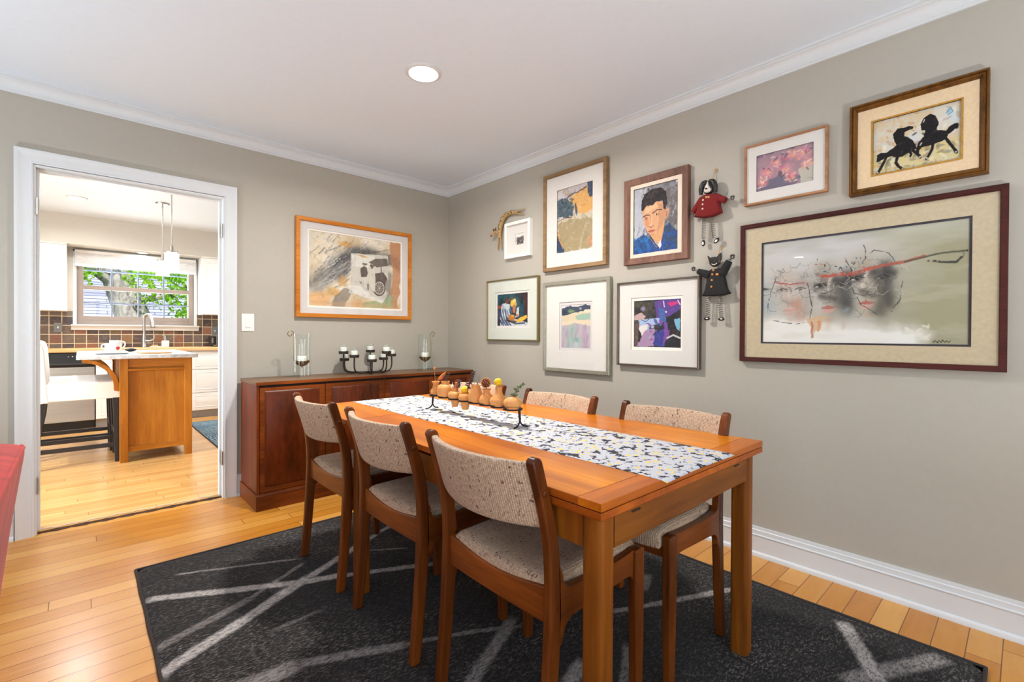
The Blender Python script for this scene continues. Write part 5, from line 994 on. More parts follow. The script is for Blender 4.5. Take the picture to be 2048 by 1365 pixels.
for u, z, s in ((2.409, 1.585, 0), (2.480, 1.588, 1)):
    m = MB(); m.ball(W(u, .030, z), (.008, .011, .018), 14, 8, rot=Matrix.Rotation(.8 * s, 3, 'X')); ft = m.build('foot', M['black_paint'], dog); m = MB(); m.ball(W(u, .037, z - .003), (.003, .006, .009), 10, 6, rot=Matrix.Rotation(.8 * s, 3, 'X')); m.build('pad', M['dog_white'], ft)
cat = thing('cat_ornament', 'hanging cat doll in a black coat with orange buttons, beneath the dog doll', 'wall ornament', W(2.478, .02, 1.17))
m = MB(); m.tube(spline([W(2.486, .006, 1.552), W(2.491, .006, 1.560), W(2.496, .006, 1.552), W(2.490, .006, 1.545), W(2.484, .018, 1.515)], 4), .0022, 6); m.build('hanging_loop', M['dry_straw'], cat)
m = MB(); coat(m, [(2.436, 1.512), (2.444, 1.500), (2.470, 1.503), (2.490, 1.501), (2.508, 1.520), (2.510, 1.490), (2.500, 1.464), (2.484, 1.450), (2.466, 1.450), (2.450, 1.464), (2.444, 1.486)], .028, .046); hd = m.build('head', M['black_paint'], cat)
m = MB(); m.tube([W(2.462, .0465, 1.466), W(2.472, .0475, 1.460), W(2.482, .0475, 1.461), W(2.490, .0465, 1.468)], .0022, 6)
m.build('grin', M['dog_white'], hd)
m = MB()
for s, u in ((-1, 2.452), (1, 2.500)):
    for k in range(3): m.tube([W(u, .046, 1.472 + k * .003), W(u + s * .022, .046, 1.468 + k * .006)], .0006, 4)
m.build('whiskers', M['steel_wire'], hd)
m = MB(); coat(m, [(2.456, 1.440), (2.496, 1.442), (2.520, 1.425), (2.526, 1.395), (2.540, 1.330), (2.556, 1.306), (2.520, 1.298), (2.470, 1.296), (2.408, 1.300), (2.424, 1.330), (2.436, 1.395), (2.438, 1.428)], .012, .050); sleeve(m, W(2.448, .034, 1.408), W(2.384, .034, 1.436), .024, .015); sleeve(m, W(2.514, .036, 1.412), W(2.552, .044, 1.470), .024, .017)
ct = m.build('black_coat', M['black_felt'], cat, angle=60)
m = MB()
for u, z in ((2.474, 1.432), (2.468, 1.410), (2.466, 1.380), (2.464, 1.346)): m.ball(W(u, .051, z), (.003, .006, .006), 12, 6)
m.build('button', M['orange_button'], ct)
m = MB(); m.ball(W(2.494, .051, 1.408), (.003, .009, .007), 12, 6); m.build('patch', M['orange_button'], ct)
m = MB(); coil(m, W(2.440, .030, 1.300), W(2.436, .028, 1.190), .010, 11); coil(m, W(2.498, .030, 1.300), W(2.508, .028, 1.185), .010, 12); coil(m, W(2.384, .034, 1.436), W(2.366, .034, 1.446), .004, 3); coil(m, W(2.552, .044, 1.470), W(2.560, .044, 1.480), .004, 2); m.build('springs', M['steel_wire'], cat)
paw(cat, 2.357, 1.450, .034, .010); paw(cat, 2.568, 1.490, .044, .011)
for u, z in ((2.432, 1.180), (2.508, 1.176)):
    m = MB(); m.ball(W(u, .030, z), (.010, .017, .009), 14, 8); ft = m.build('foot', M['black_paint'], cat); m = MB(); m.ball(W(u + .003, .038, z + .001), (.003, .007, .004), 10, 6); m.build('pad', M['dog_white'], ft)
gi = thing('giraffe_carving', 'bent wooden giraffe draped over the top of the small white frame', 'wall ornament', W(.80, .02, 1.77))
m = MB(); body = spline([W(.930, .022, 2.024), W(.870, .024, 2.034), W(.810, .024, 2.022), W(.770, .024, 1.985), W(.748, .024, 1.930), W(.742, .024, 1.870)], 6); nb = len(body)
m.tube(body, [.014 + .006 * math.sin(PI * k / (nb - 1)) for k in range(nb)], 12); m.ball(W(.932, .022, 2.023), (.012, .016, .014), 12, 8); m.ball(W(.742, .024, 1.864), (.014, .017, .012), 12, 8); bd = m.build('body', M['giraffe_tan'], gi)
m = MB()
for k in range(3, nb - 3, 2):
    p = body[k]; m.ball((p[0] - .016, p[1] + .006 * math.sin(k * 2.2), p[2] + .006 * math.cos(k * 1.3)), (.005, .007, .006), 8, 5)
m.build('spots', M['giraffe_spot'], bd)
for a, b in (((.930, .022, 2.032), (1.015, .022, 2.036)), ((.930, .022, 2.014), (1.010, .022, 2.002)), ((.728, .024, 1.862), (.722, .024, 1.775)), ((.756, .024, 1.862), (.764, .024, 1.778))):
    m = MB(); m.tube([W(*a), W(*b)], [.0062, .005], 8); m.ball(W(*b), (.006, .007, .006), 8, 6); m.build('leg', M['giraffe_tan'], gi)
m = MB(); m.tube(spline([W(.742, .034, 1.890), W(.722, .046, 1.905), W(.706, .050, 1.904)], 4), [.010] * 9, 10); m.ball(W(.690, .052, 1.890), (.011, .024, .012), 14, 8, rot=Matrix.Rotation(.55, 3, 'X')); hd = m.build('head', M['giraffe_tan'], gi)
m = MB(); m.ball(W(.670, .052, 1.880), (.008, .009, .008), 10, 6); m.build('nose', M['nose_red'], hd)
m = MB()
for a in ((-.006, .0), (.010, .004)): m.tube([W(.706 + a[0], .052, 1.910), W(.710 + a[0] * 1.8, .052, 1.932 + a[1])], [.0045, .0055], 8)
m.ball(W(.726, .050, 1.916), (.004, .011, .006), 8, 6); m.build('horns', M['giraffe_spot'], hd)
# ------------------------------------------------------------------ red sofa at the left edge
t = NT('red_velvet'); n = t.noise(t.coord((1, 1, .5)), 7, 4, .6, .8); c = t.ramp(n, [(.3, S(140, 20, 14)), (.55, S(192, 44, 34)), (.75, S(214, 72, 56))])
M['red_velvet'] = t.bsdf(c, .8, 0, t.bump(t.noise(t.coord(), 500, 2), .1, .002), **{'Sheen Weight': .15, 'Sheen Roughness': .4}); plain('sofa_foot', (50, 34, 26), .5)
sf = thing('sofa', 'red velvet sofa with piped back at the left edge of the view', 'sofa', (-3.02, -2.45, 0)); SF = .0105
m = MB(); n = 24
prof = [(-2.665, .10), (-2.648, .30), (-2.622, .55), (-2.600, .72), (-2.592, .785), (-2.600, .802), (-2.640, .812), (-2.740, .815), (-2.815, .806), (-2.835, .78), (-2.845, .60), (-2.86, .40), (-2.87, .10)]
pf = [(p.x, p.y) for p in spline([(a, b, 0) for a, b in prof], 4)]
rings = []
for y, k in ((-3.06, .96), (-3.05, .99), (-3.03, 1), (-1.86, 1), (-1.835, .995), (-1.82, .97)):
    cx_, cz_ = -2.74, .45; rings.append([(cx_ + (a - cx_) * (k if k < 1 else 1), y, cz_ + (b - cz_) * k if b > .12 else b) for a, b in pf])
m.loft(rings); m.build('back_cushion', M['red_velvet'], sf, angle=60)
m = MB(); m.tube([(-2.596, -3.045, .796), (-2.596, -1.85, .796)], .006, 10); m.tube(spline([(-2.596, -1.85, .796), (-2.603, -1.828, .775), (-2.632, -1.824, .55), (-2.66, -1.824, .30), (-2.672, -1.824, .12)], 6), .005, 8); m.build('piping', M['red_velvet'], sf)
m = MB(); m.box(-3.52, -2.86, -3.04, -1.84, .10, .30); m.build('seat_base', M['red_velvet'], sf, bevel=.02, seg=3)
for a, b in ((-3.02, -2.45), (-2.43, -1.86)):
    m = MB(); m.box(-3.50, -2.84, a, b, .30, .46); m.build('seat_cushion', M['red_velvet'], sf, bevel=.045, seg=4)
for y in (-1.86, -3.20):
    m = MB(); m.box(-3.52, -2.80, y, y + .16, .10, .60) if y < -2 else m.box(-3.52, -2.86, y - .02, y + .02, .10, .58); m.build('armrest', M['red_velvet'], sf, bevel=.018, seg=3)
for x in (-3.46, -2.74):
    for y in (-2.98, -1.92): m = MB(); m.tube([(x, y, .0105 if x < -2.95 else .0005), (x, y, .102)], [.018, .026], 12); m.build('foot', M['sofa_foot'], sf)
# unseen pale carpet, added so the bounce onto the ceiling stays neutral
plain('bounce_carpet', (206, 203, 198), .95, vary=.03, bump=.5, scale=200)
m = MB(); m.box(-7.0, -2.95, -6.9, -.5, .0005, .010); c_ = m.build('added_bounce_rug', M['bounce_carpet']); tag(c_, 'unseen pale grey carpet added to bounce neutral light to the ceiling', 'rug')

# unseen uplight cans, added to light the ceiling a cool neutral white
emit('added_uplight_glow', (244, 250, 255), 6.)
UPL = [(-3.7, -1.15, 'added uplight can beside the sofa, unseen, whitening the ceiling'), (-1.7, -4.7, 'added uplight can behind the camera, whitening the ceiling')]
for fx, fy, lb in UPL:
    z0 = .0105 if fx < -2.95 else .0005
    fl_ = thing('added_uplight', lb, 'lamp', (fx, fy, z0))
    m = MB(); b_ = [(.085, 0), (.09, .01), (.09, .30), (.086, .305)]; m.lathe([(.001, 0)] + b_ + [(.083, .30), (.083, .26), (.001, .26)], (fx, fy, z0), 40); m.build('lamp_can', M['brass_hinge'], fl_)
    m = MB(); m.lathe([(.001, .275), (.08, .275), (.08, .28), (.001, .28)], (fx, fy, z0), 40); m.build('lens', M['added_uplight_glow'], fl_)
# ------------------------------------------------------------------ kitchen
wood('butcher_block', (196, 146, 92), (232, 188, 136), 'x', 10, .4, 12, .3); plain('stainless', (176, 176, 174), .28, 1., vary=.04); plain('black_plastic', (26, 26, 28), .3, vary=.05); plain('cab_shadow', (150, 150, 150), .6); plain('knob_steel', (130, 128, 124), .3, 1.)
def brushed():
    t = NT('brushed_steel'); n = t.noise(t.coord((.05, 1, 3)), 30, 4); M['brushed_steel'] = t.bsdf(t.ramp(n, [(.3, S(178, 178, 177)), (.7, S(192, 192, 191))]), .42, 1., None)
brushed()
def panel_front(m, x0, x1, z0, z1, yf, rail=.045, th=.018):
    """raised panel door/drawer front facing -y"""
    m.box(x0, x1, yf, yf + th, z0, z1)
    a = [(x0 + rail, z0 + rail), (x1 - rail, z0 + rail), (x1 - rail, z1 - rail), (x0 + rail, z1 - rail)]
    def ins(q): return [(x0 + rail + q, z0 + rail + q), (x1 - rail - q, z0 + rail + q), (x1 - rail - q, z1 - rail - q), (x0 + rail + q, z1 - rail - q)]
    rings = [[(x, yf - .0005, z) for x, z in a], [(x, yf - .005, z) for x, z in ins(.004)], [(x, yf + .0002 - .001, z) for x, z in ins(.010)], [(x, yf - .005, z) for x, z in ins(.030)]]
    m.loft(rings)
KY = 3.52
def base_cab(name, lb, x0, x1, fronts, knobs=True):
    c = thing(name, lb, 'cabinet', ((x0 + x1) / 2, 3.83, KF), 'white base cabinets')
    m = MB(); m.box(x0, x1, KY + .019, KW - .002, .105, .868); m.build('carcass', M['white_lacquer'], c); m = MB(); m.box(x0, x1, KY + .075, KW - .01, KF, .105); m.build('toe_kick', M['cab_shadow'], c)
    for nm, a, b, z0, z1 in fronts:
        m = MB(); panel_front(m, a, b, z0, z1, KY, .035); d = m.build(nm, M['white_lacquer'], c, angle=20)
        if knobs:
            kx, kz = ((a + b) / 2, (z0 + z1) / 2) if nm == 'drawer' else (b - .03, z1 - .06)
            m = MB(); m.tube([(kx, KY - .004, kz), (kx, KY - .016, kz)], .006, 10); m.ball((kx, KY - .022, kz), (.013, .009, .013), 12, 8); m.build('knob', M['knob_steel'], d)
    return c
base_cab('drawer_cabinet', 'white three-drawer base cabinet right of the kitchen island', -1.446, -.80, [('drawer', -1.442, -.804, .632, .850), ('drawer', -1.442, -.804, .335, .624), ('drawer', -1.442, -.804, .112, .327)])
base_cab('base_cabinet', 'white base cabinet between the dishwasher and the sink', -2.352, -2.05, [('drawer', -2.348, -2.054, .700, .850), ('door', -2.348, -2.054, .112, .692)])
base_cab('base_cabinet', 'white sink base cabinet hidden behind the kitchen island', -2.048, -1.448, [('door', -2.044, -1.75, .112, .850), ('door', -1.746, -1.452, .112, .850)])
dw = thing('dishwasher', 'stainless dishwasher with black control panel under the counter', 'dishwasher', (-2.655, 3.8, KF))
m = MB(); m.box(-2.954, -2.358, KY + .03, KW - .01, .10, .866); m.build('body', M['black_plastic'], dw)
m = MB(); m.box(-2.951, -2.361, KY - .006, KY + .03, .105, .705); m.build('door', M['brushed_steel'], dw, bevel=.004)
m = MB(); m.prism([(KY + .03, .710), (KY - .010, .712), (KY - .018, .735), (KY - .010, .75), (KY - .012, .862), (KY + .03, .866)], 'x', -2.951, -2.361); cp_ = m.build('control_panel', M['black_plastic'], dw, bevel=.003)
for k in range(4): m = MB(); m.ball((-2.575 + k * .032, KY - .014, .822), (.007, .005, .008), 10, 6); m.build('button', M['stainless'], cp_)
m = MB(); m.box(-2.951, -2.361, KY + .06, KY + .10, KF, .10); m.build('toe_kick', M['black_plastic'], dw)
wt = MB(); wt.box(-3.3, -.6, 3.492, KW - .009, .868, .905); tag(wt.build('countertop', M['butcher_block'], bevel=.004), 'butcher block countertop along the kitchen window wall', 'countertop')
def upper(name, lb, x0, x1, doors):
    c = thing(name, lb, 'cabinet', ((x0 + x1) / 2, 3.97, 1.335), 'white wall cabinets')
    m = MB(); m.box(x0, x1, 3.82, KW - .002, 1.335, 2.103); m.build('carcass', M['white_lacquer'], c); m = MB(); m.prism([(3.82, 2.085), (3.80, 2.087), (3.785, 2.103), (3.82, 2.1035)], 'x', x0, x1); m.build('cornice', M['white_lacquer'], c)
    for a, b in doors: m = MB(); panel_front(m, a, b, 1.34, 2.083, 3.801, .05); m.build('door', M['white_lacquer'], c, angle=20)
upper('wall_cabinet', 'white wall cabinet left of the kitchen window', -3.25, -2.592, [(-3.248, -2.922), (-2.918, -2.594)]); upper('wall_cabinet', 'white wall cabinet right of the kitchen window', -1.285, -.62, [(-1.283, -.955), (-.951, -.622)])
plain('outlet_grey', (120, 122, 124), .4, vary=.03)
def outlet(x, z, lb):
    o = thing('outlet_plate', lb, 'switch plate', (x, KW - .01, z)); m = MB(); m.box(x - .036, x + .036, KW - .0125, KW - .0082, z, z + .112); m.build('plate', M['outlet_grey'], o, bevel=.002)
    m = MB(); m.box(x - .006, x + .006, KW - .020, KW - .0125, z + .044, z + .066); m.build('toggle', M['switch_plastic'], o, bevel=.002)
outlet(-2.673, 1.092, 'grey switch plate on the slate tiles left of the kitchen window'); outlet(-1.085, 1.065, 'grey switch plate on the slate tiles above the toaster oven')
# faucet, soap things, toaster oven
fa = thing('kitchen_faucet', 'brushed steel pull-down kitchen faucet in front of the window', 'faucet', (-1.885, 3.95, .905))
m = MB(); m.lathe([(.001, 0), (.032, 0), (.032, .006), (.027, .012), (.024, .10), (.019, .16), (.016, .18), (.001, .18)], (-1.885, 3.95, .905), 24); m.build('base', M['stainless'], fa)
m = MB(); m.tube(spline([(-1.885, 3.95, 1.07), (-1.885, 3.95, 1.20), (-1.883, 3.945, 1.28), (-1.868, 3.92, 1.312), (-1.842, 3.88, 1.318), (-1.828, 3.855, 1.300)], 5), .014, 14); m.build('spout', M['stainless'], fa)
m = MB(); m.tube([(-1.832, 3.862, 1.31), (-1.815, 3.835, 1.22), (-1.808, 3.822, 1.155)], [.017, .020, .023], 16); m.build('spray_head', M['stainless'], fa)
m = MB(); m.tube([(-1.872, 3.94, .985), (-1.842, 3.93, .985)], .013, 12); m.tube(spline([(-1.84, 3.93, .985), (-1.80, 3.92, 1.00), (-1.785, 3.915, 1.04), (-1.79, 3.915, 1.085)], 5), [.009] * 8 + [.006] * 8, 10); m.build('lever', M['stainless'], fa)
plain('porcelain', (242, 241, 238), .15, vary=.01); plain('heart_red', (206, 50, 40), .4); plain('amber_soap', (214, 176, 120), .4)
so_ = thing('soap_dispenser', 'white ceramic soap dispenser by the kitchen sink', 'soap dispenser', (-1.665, 3.98, .905))
m = MB(); m.prism(rrect(-1.705, -1.625, 3.945, 4.015, .015), 'z', .905, .99); m.build('bottle', M['porcelain'], so_, bevel=.006); m = MB(); m.lathe([(.001, 0), (.014, 0), (.018, .02), (.012, .035), (.009, .05), (.001, .05)], (-1.665, 3.98, .99), 16); m.tube([(-1.665, 3.98, 1.04), (-1.665, 3.98, 1.052)], .015, 14); m.tube([(-1.665, 3.98, 1.05), (-1.70, 3.96, 1.052)], .005, 8); m.build('pump', M['stainless'], so_)
sd = thing('soap_dish', 'shallow soap dish with an amber soap bar by the faucet', 'soap dish', (-1.76, 3.99, .905)); m = MB(); m.prism(rrect(-1.83, -1.70, 3.96, 4.02, .02), 'z', .905, .918); m.build('dish', M['porcelain'], sd, bevel=.003); 
m = MB(); m.prism(rrect(-1.81, -1.74, 3.97, 4.01, .015), 'z', .918, .935); tag(m.build('soap_bar', M['amber_soap'], bevel=.005), 'amber soap bar lying in the soap dish', 'soap')
to = thing('toaster_oven', 'black and steel toaster oven at the right end of the counter', 'toaster oven', (-.99, 3.98, .905))
m = MB(); m.box(-1.165, -.82, 3.87, 4.10, .922, 1.048); m.build('body', M['black_plastic'], to, bevel=.008); m = MB(); m.box(-1.150, -.815, 3.862, 4.095, 1.046, 1.056); m.box(-1.150, -.815, 3.860, 3.872, .918, .930); m.box(-1.112, -1.104, 3.858, 3.872, .93, 1.048); m.build('steel_trim', M['stainless'], to, bevel=.002)
thinglass('oven_glass', (.25, .25, .26, 1), .05, 1.2, .03); m = MB(); m.box(-1.10, -.90, 3.864, 3.869, .94, 1.035); m.build('glass_door', M['oven_glass'], to); m = MB(); m.tube([(-1.10, 3.852, 1.03), (-.90, 3.852, 1.03)], .005, 8); m.box(-1.168, -1.150, 3.86, 3.872, .955, 1.025); m.build('handle', M['stainless'], to)
for x in (-1.13, -.86):
    for y in (3.90, 4.07): m = MB(); m.tube([(x, y, .905), (x, y, .924)], .012, 10); m.build('foot', M['black_plastic'], to)
# island
wood('island_cherry', (156, 92, 22), (204, 134, 50), 'z', 7, .35, 12, .25); wood('island_cherry_x', (156, 92, 22), (202, 132, 50), 'x', 7, .35, 12, .25)
t = NT('pale_marble'); n1 = t.noise(t.coord((1, 1, 1)), 9, 6, .6, 2.2); M['pale_marble'] = t.bsdf(t.ramp(n1, [(.35, S(186, 188, 196)), (.55, S(216, 218, 224)), (.7, S(232, 233, 236))]), .2)
isl = thing('kitchen_island', 'cherry wood kitchen island with grey marble top and arched brackets', 'kitchen island', (-1.99, 2.1, KF))
IX0, IX1, IY0, IY1, IT = -2.243, -1.743, 1.468, 2.62, .872
for a, b in ((IX0, IX0 + .055), (IX1 - .055, IX1)):
    for c, d in ((IY0, IY0 + .055), (IY1 - .055, IY1)): m = MB(); m.box(a, b, c, d, KF, IT); m.build('post', M['island_cherry'], isl, bevel=.002)
m = MB(); m.box(IX0 + .055, IX1 - .055, IY0 + .008, IY0 + .024, .800, IT); m.build('top_rail', M['island_cherry_x'], isl, bevel=.002)
m = MB(); m.prism([(IY0 + .0, .772), (IY0 - .004, .778), (IY0 + .0, .786), (IY0 + .02, .790), (IY0 + .02, .768)], 'x', IX0 + .055, IX1 - .055); m.build('moulding', M['island_cherry_x'], isl)
m = MB(); m.box(IX0 + .055, IX1 - .055, IY0 + .018, IY0 + .03, .13, .80); m.build('end_panel', M['island_cherry'], isl)
m = MB(); m.box(IX0 + .055, IX1 - .055, IY0 + .008, IY0 + .026, .093, .138); m.build('bottom_rail', M['island_cherry_x'], isl, bevel=.002)
m = MB(); m.box(IX0 + .014, IX0 + .03, IY0 + .055, IY1 - .055, .093, IT); m.build('side_panel', M['island_cherry'], isl); m = MB(); m.box(IX1 - .03, IX1 - .014, IY0 + .055, IY1 - .055, .093, IT); m.build('side_panel', M['island_cherry'], isl); m = MB(); m.box(IX0 + .055, IX1 - .055, IY1 - .03, IY1 - .014, .093, IT); m.build('end_panel', M['island_cherry'], isl)
for y in (1.53, 2.50):
    o_ = [(IX0 - .225 + .225 * (1 - math.cos(a)), .857 - .20 * (1 - math.sin(PI / 2 - a))) for a in np.linspace(0, 0, 1)]
    outer = [(IX0 - .225 * math.cos(a), .645 + .225 * math.sin(a)) for a in np.linspace(PI / 2 - 1.57, 0, 1)]
    up_ = []; dn_ = []
    for k in range(13):
        a = PI / 2 * k / 12; up_.append((IX0 - .23 + .23 * math.sin(a), .640 + .232 * math.cos(a))); dn_.append((IX0 - .23 + .195 * math.sin(a), .640 + .205 * math.cos(a)))
    m = MB(); m.prism(up_ + [(IX0, .60)] + [(IX0 - .035, .61)] + dn_[::-1], 'y', y, y + .04); m.build('bracket', M['island_cherry'], isl, bevel=.002, angle=30)
m = MB(); m.prism(rrect(-2.507, -1.700, 1.440, 2.80, .02), 'z', IT, .906); m.build('marble_top', M['pale_marble'], isl, bevel=.006, seg=3)
IZ = .9062
pl = thing('serving_plate', 'white square-edged plate under the teapot on the island', 'plate', (-2.27, 1.75, IZ)); m = MB(); m.loft([[(x, y, IZ) for x, y in rrect(-2.37, -2.19, 1.66, 1.84, .02)], [(x, y, IZ + .012) for x, y in rrect(-2.40, -2.16, 1.63, 1.87, .03)], [(x, y, IZ + .014) for x, y in rrect(-2.395, -2.165, 1.635, 1.865, .03)], [(x, y, IZ + .005) for x, y in rrect(-2.365, -2.195, 1.665, 1.835, .02)]]); m.build('plate_body', M['porcelain'], pl)
def cup(name, lb, cat, x, y, z, r, h, hs, heart=False):
    o = thing(name, lb, cat, (x, y, z)); pr = [(r * .55, 0), (r * .62, .004), (r * .9, h * .35), (r, h * .7), (r * .98, h)]
    m = MB(); m.lathe([(.001, 0)] + pr + [(q * .93, zz) for q, zz in pr[:0:-1]] + [(.001, .006)], (x, y, z), 32); b = m.build('bowl', M['porcelain'], o, angle=60)
    m = MB(); m.tube(spline([(x + r * .9 * hs[0], y + r * .9 * hs[1], z + h * .88), (x + r * 1.45 * hs[0], y + r * 1.45 * hs[1], z + h * .85), (x + r * 1.5 * hs[0], y + r * 1.5 * hs[1], z + h * .55), (x + r * .9 * hs[0], y + r * .9 * hs[1], z + h * .3)], 5), .0055, 8); m.build('handle', M['porcelain'], o)
    if heart:
        m = MB(); m.grid(lambda u, v: (x + r * .985 * math.sin(.55 + (u - .5) * .5), y - r * .985 * math.cos(.55 + (u - .5) * .5), z + h * (.42 + .3 * v)), 8, 6); m.v = [(p[0], p[1], p[2]) for p in m.v]
        hm = MB(); 
        for du in (-.09, .09): hm.ball((x + r * 1.0 * math.sin(.5 + du), y - r * 1.0 * math.cos(.5 + du), z + h * .55), (.010, .004, .010), 12, 8)
        hm.ball((x + r * .96 * math.sin(.5), y - r * .96 * math.cos(.5), z + h * .44), (.010, .006, .010), 12, 8); hm.build('red_heart', M['heart_red'], o)
    return o
cup('mug', 'white mug with a red heart standing on the plate on the island', 'mug', -2.272, 1.745, IZ + .006, .058, .085, (-.85, .5), True)
cup('creamer', 'small white jug stacked in the heart mug on the island', 'jug', -2.255, 1.755, IZ + .0125, .044, .105, (.9, -.4))
wb = MB(); wb.prism(rrect(-2.10, -1.87, 1.62, 1.98, .02), 'z', IZ, IZ + .010); tag(wb.build('cutting_board', M['butcher_block'], bevel=.003), 'thin wooden board under the white tray on the island', 'cutting board')
wb = MB(); wb.prism(rrect(-2.09, -1.88, 1.63, 1.97, .02), 'z', IZ + .0102, IZ + .018); tag(wb.build('white_tray', M['porcelain'], bevel=.003), 'flat white tray lying on the wooden board on the island', 'tray')
o = MB(); o.ball((-2.12, 2.30, IZ + .018), (.045, .03, .018), 14, 8); tag(o.build('sunglasses_case', M['black_plastic']), 'small black rounded case behind the plate on the island', 'case')
# bar stools
plain('white_slipcover', (236, 236, 236), .9, vary=.015, bump=.25, scale=14); plain('espresso_leg', (34, 30, 32), .35, vary=.1)
def stool():
    t = thing('bar_stool', 'x', 'bar stool')
    # local: x forward (towards island), y lateral, origin on the floor at the rear
    m = MB(); m.prism([(.055, .52), (.07, .535), (.52, .535), (.535, .55), (.535, .64), (.51, .672), (.06, .672)], 'y', -.22, .22); m.build('seat', M['white_slipcover'], t, bevel=.022, seg=4)
    m = MB(); m.prism([(.0, .515), (.0, .9), (-.012, .985), (.0, 1.003), (.03, 1.008), (.06, .99), (.074, .94), (.09, .66), (.10, .525)], 'y', -.222, .222); m.build('backrest', M['white_slipcover'], t, bevel=.016, seg=4)
    for s in (-1, 1):
        y = s * .198
        m = MB(); m.loft([[(x0, y + a, z) for x0, a in ((q0, -h), (q1, -h), (q1, h), (q0, h))] for q0, q1, h, z in ((-.03, .005, .016, 0), (.012, .070, .021, .40), (.018, .082, .022, .54))]); m.build('leg', M['espresso_leg'], t, bevel=.002)
        m = MB(); m.loft([[(x0, y + a, z) for x0, a in ((q0, -h), (q1, -h), (q1, h), (q0, h))] for q0, q1, h, z in ((.492, .522, .015, 0), (.478, .525, .022, .54))]); m.build('leg', M['espresso_leg'], t, bevel=.002)
        m = MB(); m.box(-.002, .505, y - .010, y + .010, .128, .162); m.build('stretcher', M['espresso_leg'], t, bevel=.002)
    m = MB(); m.box(.488, .512, -.19, .19, .225, .262); m.build('footrest', M['espresso_leg'], t, bevel=.002)
    return t
st1 = stool(); st1.location = (-2.762, 1.770, KF); st1['label'] = 'white slipcovered bar stool nearest the doorway, at the island'; st1['group'] = 'bar stools at the island'
st2 = copy_tree(st1); st2.location = (-2.775, 2.285, KF); st2['label'] = 'bar stool behind the front one at the island, mostly hidden'
# kitchen rug
t = NT('blue_leaf_rug'); v = t.coord(); w1 = t.n('ShaderNodeTexWave', _wave_type='RINGS', _rings_direction='Z'); t.set(w1, 'Vector', t.coord((1, 1, 1))); w1.inputs['Scale'].default_value = 12; w1.inputs['Distortion'].default_value = 9; w1.inputs['Detail'].default_value = 2; w1.inputs['Detail Scale'].default_value = 1.2
n1 = t.noise(v, 3.5, 3); c = t.ramp(w1.outputs['Fac'], [(.25, S(44, 62, 84)), (.5, S(74, 116, 140)), (.8, S(150, 182, 192))]); c = t.mix(t.ramp(n1, [(.5, 0.), (.62, .6)]), c, S(66, 92, 122))
M['blue_leaf_rug'] = t.bsdf(c, .95)
m = MB(); m.box(-1.525, -.75, .95, 3.16, KF + .0005, KF + .009); kr = thing('kitchen_runner_rug', 'blue leaf-patterned rug on the kitchen floor', 'rug', (-1.14, 2.05, KF)); m.build('pile', M['blue_leaf_rug'], kr); m = MB()
for a, b in (((-1.527, .95), (-1.527, 3.16)), ((-.748, .95), (-.748, 3.16)), ((-1.527, .948), (-.748, .948)), ((-1.527, 3.162), (-.748, 3.162))): m.tube([(a[0], a[1], KF + .005), (b[0], b[1], KF + .005)], .0048, 8)
plain('navy_binding', (46, 52, 70), .9); m.build('bound_edge', M['navy_binding'], kr)
# pendants
plain('nickel', (196, 192, 186), .25, 1., vary=.03); emit('pendant_glow', (255, 240, 214), 14.)
t = NT('opal_glass'); e = t.n('ShaderNodeEmission'); e.inputs[0].default_value = S(255, 246, 230); e.inputs[1].default_value = 3.2; b_ = t.n('ShaderNodeBsdfPrincipled'); b_.inputs['Base Color'].default_value = S(250, 248, 244); b_.inputs['Roughness'].default_value = .2; mx = t.n('ShaderNodeAddShader'); t.t.links.new(e.outputs[0], mx.inputs[0]); t.t.links.new(b_.outputs[0], mx.inputs[1]); t.t.links.new(mx.outputs[0], t.out.inputs[0]); M['opal_glass'] = t.mat
def pendant(x, y, lb, zt, zb):
    p = thing('pendant_lamp', lb, 'pendant lamp', (x, y, zb), 'pendant lamps over the kitchen island')
    m = MB(); m.lathe([(.001, -.024), (.012, -.024), (.055, -.016), (.062, -.006), (.062, 0), (.001, 0)], (x, y, KC), 32); m.build('canopy', M['nickel'], p)
    m = MB(); m.tube([(x, y, KC - .022), (x, y, zt + .075)], .0055, 10); m.tube([(x, y, KC - .05), (x, y, KC - .022)], .009, 10); m.build('rod', M['nickel'], p)
    m = MB(); m.lathe([(.001, .075), (.014, .075), (.016, .03), (.044, .022), (.046, .012), (.001, .012)], (x, y, zt), 24)
    for k in range(3): an = 2.1 * k + .4; m.tube([(x + .052 * math.cos(an), y + .052 * math.sin(an), zt - .002), (x + .052 * math.cos(an), y + .052 * math.sin(an), zt + .035)], .0035, 8); m.tube([(x, y, zt + .028), (x + .052 * math.cos(an), y + .052 * math.sin(an), zt + .022)], .003, 8)
    m.build('socket_cap', M['nickel'], p)
    m = MB(); m.lathe([(.056, 0), (.058, 0), (.058, zt - zb), (.056, zt - zb)], (x, y, zb), 36, closed=True); m.lathe([(.001, zt - zb - .004), (.057, zt - zb - .004), (.057, zt - zb), (.001, zt - zb)], (x, y, zb), 36); m.build('shade', M['opal_glass'], p)
    m = MB(); m.ball((x, y, zb + .06), (.028, .028, .04), 14, 10); m.build('bulb', M['pendant_glow'], p)
pendant(-1.846, 2.518, 'pendant lamp over the far end of the island', 1.825, 1.690); pendant(-1.837, 1.940, 'pendant lamp over the near end of the island', 1.845, 1.688)
